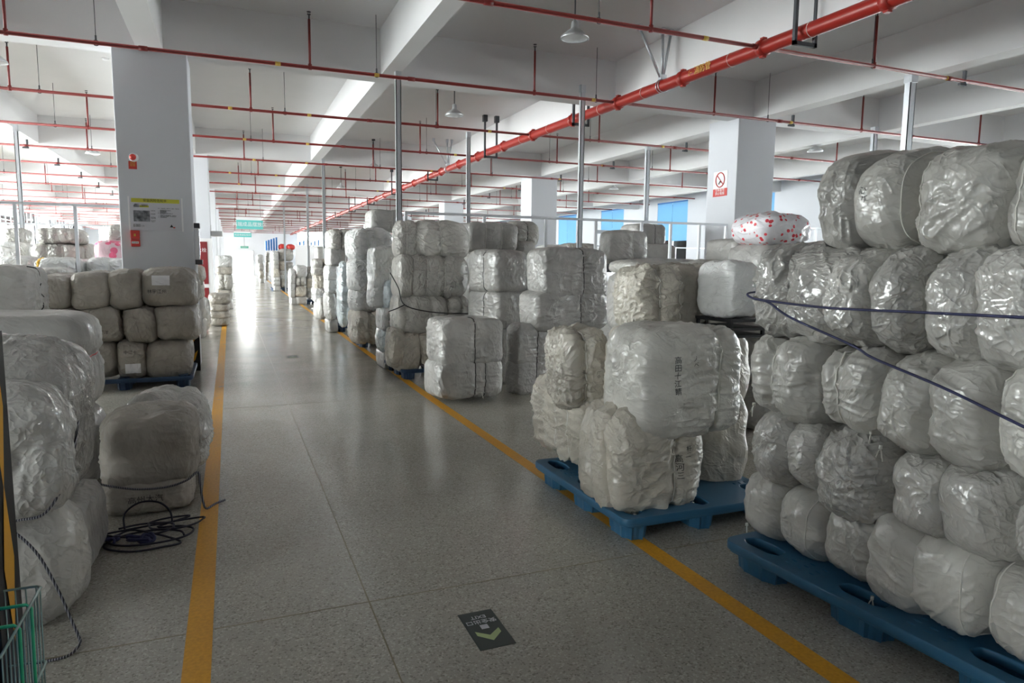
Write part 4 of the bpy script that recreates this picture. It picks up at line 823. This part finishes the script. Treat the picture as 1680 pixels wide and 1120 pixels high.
rope('rope', [(2.45, 2.70, 1.432), (2.43, 2.6, 1.42), (2.43, 2.46, 1.36), (2.43, 2.11, 1.27), (2.42, 1.99, 1.23), (2.43, 1.70, 1.16), (2.43, 1.42, 1.08), (2.44, 1.15, 1.0)], .0055, 'rope', 'navy rope slanting down to the right across the nearest big stack')
rope('rope', [(-.745, 4.1, .93), (-.70, 3.75, .80), (-.69, 3.45, .66), (-.74, 3.27, .55), (-.84, 3.26, .53), (-.95, 3.27, .51)], .006, 'rope_bw', 'dark striped rope hanging down the upper sacks of the near left heap')
rope('rope', [(-.90, 3.25, .52), (-.84, 3.24, .48), (-.77, 3.235, .38), (-.71, 3.235, .22), (-.67, 3.235, .08), (-.645, 3.22, .01), (-.63, 3.15, .007), (-.66, 3.07, .007), (-.76, 3.06, .007)], .0055, 'rope_bw', 'striped rope end trailing from the near left heap to the floor')
rope('rope', [(-.80, 4.68, .24), (-.6, 4.66, .19), (-.42, 4.66, .18), (-.3, 4.68, .205), (-.235, 4.74, .235), (-.225, 4.73, .16), (-.21, 4.70, .05), (-.19, 4.66, .012), (-.14, 4.74, .01), (-.08, 4.80, .01)], .007, 'rope_bw', 'black and white rope around the sagging bale, its frayed end on the orange line')
def coil():
    e = tag(empty('rope_coil', (0, 0, 0)), 'dark navy rope lying in loose coils on the floor beside the left orange line', 'rope')
    rg = random.Random(3); pts = []
    for (cx, cy_, a_, b_, z_, ph) in ((-.49, 4.24, .20, .15, .01, 0), (-.47, 4.28, .22, .13, .02, 2), (-.36, 4.42, .14, .10, .03, 1), (-.52, 4.36, .17, .10, .03, 3)):
        for i in range(11):
            t_ = ph+2*math.pi*i/11; pts.append((cx+a_*math.cos(t_)+rg.uniform(-.01, .01), cy_+b_*math.sin(t_), z_))
    rope('loops', pts, .006, 'rope_dark', None, parent=e, sub=5)
    rope('raised_loop', [(-.62, 4.42, .02), (-.62, 4.44, .11), (-.54, 4.44, .17), (-.44, 4.44, .16), (-.38, 4.43, .1), (-.37, 4.42, .02)], .006, 'rope_dark', None, parent=e)
    k = [(-.52+rg.uniform(-.07, .07), 4.22+rg.uniform(-.04, .04), .015+rg.uniform(0, .03)) for _ in range(16)]
    rope('tangle', k, .009, 'rope', None, parent=e, sub=5)
    k = [(-.67+rg.uniform(-.04, .04), 4.28+rg.uniform(-.05, .05), .015+rg.uniform(0, .02)) for _ in range(12)]
    rope('tangle', k, .008, 'rope', None, parent=e, sub=5)
coil()
rope('rope', [(2.02, 9.28, 1.45), (2.09, 9.1, 1.25), (2.15, 9.0, 1.03), (2.5, 8.98, .93), (3.0, 8.98, .90), (3.3, 9.0, .92)], .008, 'cord_black', 'black rope sagging across the tied stack behind the boxy pair')
rope('rope', [(2.15, 9.0, 1.03), (2.05, 9.03, .98), (1.98, 9.2, .93)], .008, 'cord_black', 'short black rope end at the left edge of the tied stack')
# ------------------------------------------------------------------ column fittings (front face y=10.8, aisle face x=-.455)
def pbox(name, m, x0, x1, z0, z1, y=10.8, t_=.006, parent=None): return MB().box(x0, x1, y-t_, y, z0, z1).build(name, M[m], parent)
RX = (R(90), 0, 0)
e = tag(empty('notice_board', (0, 0, 0)), 'grey notice board with a yellow title band and a photo on the left column', 'notice board')
pbox('board_panel', 'grey', -1.25, -.60, 2.00, 2.44, parent=e, t_=.01); pbox('title_band', 'yelsign', -1.22, -.625, 2.375, 2.43, y=10.789, t_=.002, parent=e)
text('title', '安全风险告知卡', .042, M['ink'], e, (-.93, 10.785, 2.402), RX)
pbox('photo', 'photo', -1.20, -1.0, 2.115, 2.265, y=10.789, t_=.003, parent=e); pbox('highlight', 'yelsign', -1.12, -1.01, 2.31, 2.335, y=10.789, t_=.001, parent=e)
for x in (-1.262, -.604): pbox('white_strip', 'whitepl', x, x+.02, 1.99, 2.45, parent=e, t_=.018)
tl = '\n'.join(['风险点', '所在部位', '风险等级'])
text('print', tl, .017, M['ink'], e, (-1.16, 10.786, 2.33), RX)
text('print', '仓库成品区\n较大风险', .017, M['ink'], e, (-1.06, 10.786, 2.335), RX)
text('print', '主要风险\n\n\n危险因素\n\n\n管控措施\n应急处置\n\n责任单位\n责任人', .015, M['ink'], e, (-.96, 10.786, 2.19), RX)
text('print', '火灾、其他伤害、物体打击、触电、车辆伤害\n\n一、成品堆放过高不稳倒塌\n二、消防通道堵塞\n三、违规使用明火\n四、电气线路老化短路引起火灾\n\n一、严格执行仓库管理制度，定期检查\n二、配备足量灭火器材，专人管理保养\n三、保持通道畅通', .0135, M['ink'], e, (-.90, 10.786, 2.24), RX, 'LEFT')
text('print', '电话  成品仓库\n部门  消防电话  一一九\n班组  急救电话  一二〇', .0135, M['ink'], e, (-1.21, 10.786, 2.06), RX, 'LEFT')
text('warning_symbol', '▲', .05, M['ink'], e, (-.735, 10.786, 2.06), RX); pbox('red_mark', 'redsign', -.715, -.69, 2.035, 2.05, y=10.789, t_=.001, parent=e)
e = tag(empty('alarm_light', (0, 0, 0)), 'round red alarm light on a white base high on the left column', 'alarm')
bl = MB(); bl.lathe([(.0, .05), (.045, .05), (.055, .02), (.06, 0)], n=20); bl.build('white_base', M['whitepl'], e, (-1.165, 10.8, 2.975), (R(90), 0, 0))
bl = MB(); bl.lathe([(.0, .085), (.03, .08), (.042, .05), (.042, .045)], n=20); bl.build('red_dome', M['redsign'], e, (-1.17, 10.8, 2.975), (R(90), 0, 0))
e = tag(empty('fire_sign', (0, 0, 0)), 'small square red sign with yellow print below the alarm light', 'sign')
pbox('sign_plate', 'redsign', -1.23, -1.13, 2.82, 2.925, parent=e); text('print', '消防\n报警', .034, M['yel'], e, (-1.18, 10.793, 2.885), RX); 
e = tag(empty('call_point', (0, 0, 0)), 'red manual call point hanging under the notice board', 'alarm')
MB().box(-1.245, -1.135, 10.75, 10.8, 1.875, 1.99, .006).build('upper_box', M['redsign'], e); MB().box(-1.245, -1.135, 10.755, 10.8, 1.77, 1.872, .006).build('lower_box', M['redsign'], e)
pbox('yellow_button', 'yel', -1.205, -1.18, 1.91, 1.945, y=10.75, t_=.006, parent=e); pbox('white_label', 'paper', -1.235, -1.15, 1.81, 1.84, y=10.755, t_=.003, parent=e)
text('print', '手动报警', .018, M['ink'], e, (-1.192, 10.751, 1.824), RX)
# screen/holder on the aisle face
e = tag(empty('wall_terminal', (0, 0, 0)), 'slim upright panel with dark ends on the aisle face of the left column', 'terminal')
MB().box(-.455, -.395, 10.86, 11.05, 1.58, 2.08, .008).build('housing', M['whitepl'], e); MB().box(-.396, -.39, 10.88, 11.03, 1.65, 2.02).build('screen', mat('violet_screen', (.16, .17, .42), .2), e)
MB().box(-.455, -.38, 10.85, 11.06, 2.05, 2.12, .006).build('end_cap', M['dark'], e); MB().box(-.455, -.36, 10.85, 11.06, 1.53, 1.6, .006).build('end_cap', M['dark'], e)
# corner guards with hazard diamonds
def guard(x, y, lab, wsz=.09):
    e = tag(empty('corner_guard', (x, y, 0)), lab, 'corner guard', 'black rubber corner guards with yellow marks'); b = MB()
    b.box(-.10, .012, -.014, 0, .0, 1.2); b.box(.0, .014, -.014, .10, .0, 1.2); b.build('rubber_angle', M['black'], e)
    for k in range(4):
        z = .14+k*.28
        MB().add([(-.088, -.016, z-.02), (-.05, -.016, z+.02), (-.01, -.016, z+.16), (-.05, -.016, z+.12)], [(0, 1, 2, 3)]).build('yellow_mark', M['hazard'], e)
        MB().add([(.016, .09, z-.02), (.016, .05, z+.02), (.016, .012, z+.16), (.016, .05, z+.12)], [(0, 3, 2, 1)]).build('yellow_mark', M['hazard'], e)
guard(-.455, 10.8, 'black and yellow corner guard beside the dim stack, on the notice-board column')
# near left column: its far aisle corner has the same guard
e = tag(empty('corner_guard', (-.455, 1.68, 0)), 'large black guard with an orange diamond at the left picture edge', 'corner guard', 'black rubber corner guards with yellow marks')
MB().box(0, .016, -.13, .014, 0, 1.45).build('rubber_angle', M['black'], e)
for z in (.52, .98, 1.3):
    MB().add([(.018, -.055, z-.17), (.018, -.022, z+.0), (.018, -.055, z+.17), (.018, -.09, z)], [(0, 1, 2, 3)]).build('yellow_mark', M['hazard'], e)
tag(MB().box(-.4549, -.449, 1.0, 1.545, .1, 1.15).build('blue_board', M['blueplastic']), 'blue sheet on the near left column behind the wire basket', 'board')
# wire basket
def basket():
    e = tag(empty('wire_basket', (-.452, 1.44, .60), 0), 'pale green wire basket hooked on the near left column, bottom left corner', 'basket')
    M['wire'] = mat('pale_green_wire', (.32, .46, .42), .35, .3); M['wireg'] = mat('bright_green_wire', (.05, .62, .30), .35)
    r = .0028; a = MB(); W_, L0, L1, Z = .078, -.14, .14, .34
    for z in (Z, .18, 0):
        a = MB(); a.loop([(0, L0, z), (W_-.008, L0, z), (W_, L0+.008, z), (W_, L1-.008, z), (W_-.008, L1, z), (0, L1, z)], r, 5); a.build('rim_wire', M['wire'], e)
    s_ = MB()
    for y in np.linspace(L0+.015, L1-.015, 13): s_.tube([(W_, y, Z), (W_-.004, y, 0), (0, y, 0), (0, y, Z)], .0014, 4)
    for x in np.linspace(.015, W_-.01, 4): s_.tube([(x, L0, Z), (x, L0, 0), (x, L1, 0), (x, L1, Z)], .0014, 4)
    s_.build('mesh_wires', M['wire'], e); g = MB()
    for y in (.05, -.03): g.tube([(0, y, Z+.004), (W_-.006, y, Z+.004), (W_+.002, y, Z-.004), (W_-.002, y, 0)], .0032, 6)
    g.build('green_divider', M['wireg'], e)
basket()
# floor stickers
def sticker(cx, cy_, w_, h_, lab, big=True):
    e = tag(empty('floor_sticker', (cx, cy_, 0)), lab, 'sticker'); MB().box(-w_/2, w_/2, -h_/2, h_/2, 0.0005, .0016).build('sticker_base', M['darkgreen'], e)
    if big:
        MB().add([(x, y, .0022) for x, y in ((-.018, -.0), (.018, -.0), (.018, .075-.04), (-.018, .035))], [(0, 1, 2, 3)]).build('arrow_shaft', M['grey'], e)
        MB().add([(x, y, .0024) for x, y in ((0, -.10), (.055, -.045), (.055, -.01), (0, -.055), (-.055, -.01), (-.055, -.045))], [(0, 1, 2, 3), (0, 3, 4, 5)]).build('arrow_head', M['palegreen'], e)
        text('print', '安全出口', .036, M['grey'], e, (0, .065, .002), (0, 0, R(180))); text('print', 'EXIT', .036, M['grey'], e, (0, .105, .002), (0, 0, R(180)))
    else: text('print', 'EXIT', .1, M['grey'], e, (0, 0, .002), (0, 0, R(180)))
sticker(.99, 2.665, .163, .31, 'dark green EXIT sticker with a pale arrow on the near aisle floor')
sticker(.93, 11.9, .18, .30, 'small dark exit sticker far ahead on the aisle floor')
# no smoking sign on the right column, aisle face x=9.1
e = tag(empty('no_smoking_sign', (0, 0, 0)), 'red and white no-smoking sign on the aisle face of the wide right column', 'sign')
RXX = (R(90), 0, R(-90)); xs = 9.1
MB().box(xs-.008, xs, 11.05, 11.47, 3.11, 3.46).build('white_plate', M['whitepl'], e); MB().box(xs-.009, xs, 11.05, 11.47, 2.97, 3.12).build('red_plate', M['redsign'], e)
MB().loop([(xs-.014, 11.26+.13*math.cos(a), 3.29+.14*math.sin(a)) for a in np.linspace(0, 2*math.pi, 28, endpoint=False)], .010, 5).build('red_ring', M['redsign'], e)
MB().tube([(xs-.014, 11.35, 3.38), (xs-.014, 11.17, 3.20)], .009, 5).build('red_slash', M['redsign'], e)
MB().tube([(xs-.012, 11.30, 3.21), (xs-.012, 11.25, 3.27), (xs-.012, 11.24, 3.24)], .012, 5).build('cigarette_symbol', M['ink'], e)
text('print', '仓库重地\n禁止吸烟', .07, M['whitepl'], e, (xs-.012, 11.26, 3.058), RXX)
# hanging teal signs
def hang(x0, x1, z0, z1, y, txt, lab):
    e = tag(empty('hanging_sign', (0, 0, 0)), lab, 'sign'); MB().box(x0, x1, y, y+.04, z0, z1, .005).build('teal_board', M['teal'], e)
    MB().box(x0, x1-.06, y, y+.04, z1+.0, z1+(z1-z0)*.35, .005).build('white_header', M['whitepl'], e)
    text('print', txt, (z1-z0)*.52, M['whitepl'], e, ((x0+x1)/2, y-.006, (z0+z1)/2), RX)
    for x in (x0+.1, x1-.1): MB().tube([(x, y+.02, z1), (x, y+.02, ZC)], .006, 5).build('chain', M['dark'], e)
hang(.34, 1.47, 3.0, 3.42-.02, 33.5, '高端成品摆放区', 'larger teal hanging sign with white characters over the far aisle')
hang(.30, 1.32, 3.02, 3.28, 46, '成品堆放区标识', 'smaller teal hanging sign below and beyond the larger one')
e = tag(empty('exit_sign', (0, 0, 0)), 'small green exit sign hanging above the bright end doorway', 'sign')
MB().box(1.0, 1.7, 70, 70.05, 2.72, 2.92, .01).build('green_board', M['green'], e); text('print', '安全出口', .13, M['whitepl'], e, (1.35, 69.99, 2.82), RX); MB().tube([(1.35, 70.02, 2.92), (1.35, 70.02, ZC)], .015, 5).build('rod', M['dark'], e)
# hydrant cabinet by the second column
e = tag(empty('hydrant_cabinet', (-.86, 20.22, 0)), 'tall maroon cabinet in a white frame standing against the second left column', 'cabinet')
b = MB(); b.box(-.50, .44, 0, .32, 0, 2.17); b.build('cabinet_body', M['whitepl'], e); MB().box(-.44, .32, -.012, 0, .95, 2.08).build('door', M['maroon'], e); MB().box(-.44, .32, -.012, 0, .1, .85).build('door', M['maroon'], e)
text('print', '消火栓', .12, M['whitepl'], e, (.12, -.02, 1.85), RX)
e = tag(empty('cable_tray', (-.455, 20.7, 2.25)), 'short grey tray sticking into the aisle from the second left column', 'tray')
MB().box(0, .30, 0, .4, 0, .14, .01).build('tray', M['lamp'], e); MB().box(0, .02, 0, .4, .14, .3).build('back_plate', M['lamp'], e)
# blue folding boards and red bags on the far stack
for i in range(5):
    tag(MB().box(1.78+.13*i, 1.86+.13*i, 38.4+.05*i, 38.9, 2.13, 2.62+.05*i).build('blue_board', M['blueplastic']), ['leftmost','second','third','fourth','rightmost'][i]+' of five blue boards standing on the red-topped far stack', 'board', 'blue boards on the far stack')
for i, (x, s_) in enumerate(((2.62, .3), (3.05, .38))):
    seedc[0] += 1; rr, BB, _o = make_bale(['small red bag on top of the far stack, left one', 'wider red bag on top of the far stack, right one'][i], (x, 38.8, 2.32), (s_*1.1, .5, .30), q=12, knd='pink', pw=2.3, name='sack_bag'); _o.data.materials.clear(); _o.data.materials.append(M['redsign'])
# blue letters/board in the far window
for i in range(6):
    tag(MB().box(6.8+.38*i, 6.98+.38*i, 75.36, 75.5, 3.25, 3.6+.12*(i % 3)).build('board', M['blueplastic']), ['leftmost','second','third','fourth','fifth','rightmost'][i]+' of six blue boards standing before the far bright window', 'board', 'blue boards before the far window')
tag(MB().box(6.4, 9.4, 75.3, 75.55, 0, 3.25).build('white_cupboard', M['whitepl']), 'white tall partition panel below the far blue panels', 'panel')
# black crate under bluish bag
e = tag(empty('black_crate', (3.33, 3.95, 0)), 'black slatted crate edge beneath the bluish white bag', 'crate')
for z in (1.10, 1.15, 1.21): MB().box(-.16, .16, -.2, .2, z, z+.02).build('slat', M['black'], e)
for x in (-.15, .13):
    for y in (-.19, .17): MB().box(x, x+.02, y, y+.02, 1.10, 1.22).build('corner_post', M['black'], e)
# pile supports: bales buried below the ones in view
def support():
    boxes = [(c, d_) for _, c, d_, _ in ROWS]; out = []
    def under(c, d_):
        best = 0.
        for c2, d2 in boxes+out:
            top = c2[2]+d2[2]/2
            if top > c[2]-d_[2]/2+.27 or (c2 is c): continue
            ox = min(c[0]+d_[0]/2, c2[0]+d2[0]/2)-max(c[0]-d_[0]/2, c2[0]-d2[0]/2); oy = min(c[1]+d_[1]/2, c2[1]+d2[1]/2)-max(c[1]-d_[1]/2, c2[1]-d2[1]/2)
            if ox > .3*min(d_[0], d2[0]) and oy > .25*min(d_[1], d2[1]): best = max(best, top)
        return best
    for c, d_ in sorted(boxes, key=lambda q: q[0][2]):
        zb = c[2]-d_[2]/2; t_ = under(c, d_); gap = zb-t_
        if gap < .22: continue
        n = max(1, round(gap/.5)); h_ = gap/n
        for i in range(n): out.append(((c[0]+.03, c[1]+.05, t_+h_*(i+.5)), (d_[0]*.94, d_[1]*.94, h_*1.0)))
    return out
sup = support(); SM = {}
for i, (c, d_) in enumerate(sup):
    B = Bale(d_, 900+i, 'smooth', 'x', ()); me = B.mesh(10, 'bale'); me.materials.append(M['smooth_far'])
    o = obj('sack_bale', me, None, None, c); rg_ = 'left bay behind the column' if c[0] < 0 and c[1] > 10.6 else 'left foreground heap' if c[0] < 0 else 'right foreground stacks' if c[1] < 6 else 'right bay beyond the square bales' if c[0] > 4.2 else 'row along the right of the aisle'; tag(o, f'plain sack bale buried low in the {rg_}', 'bale', f'buried bales, {rg_}')
print('SUPPORTS', len(sup))
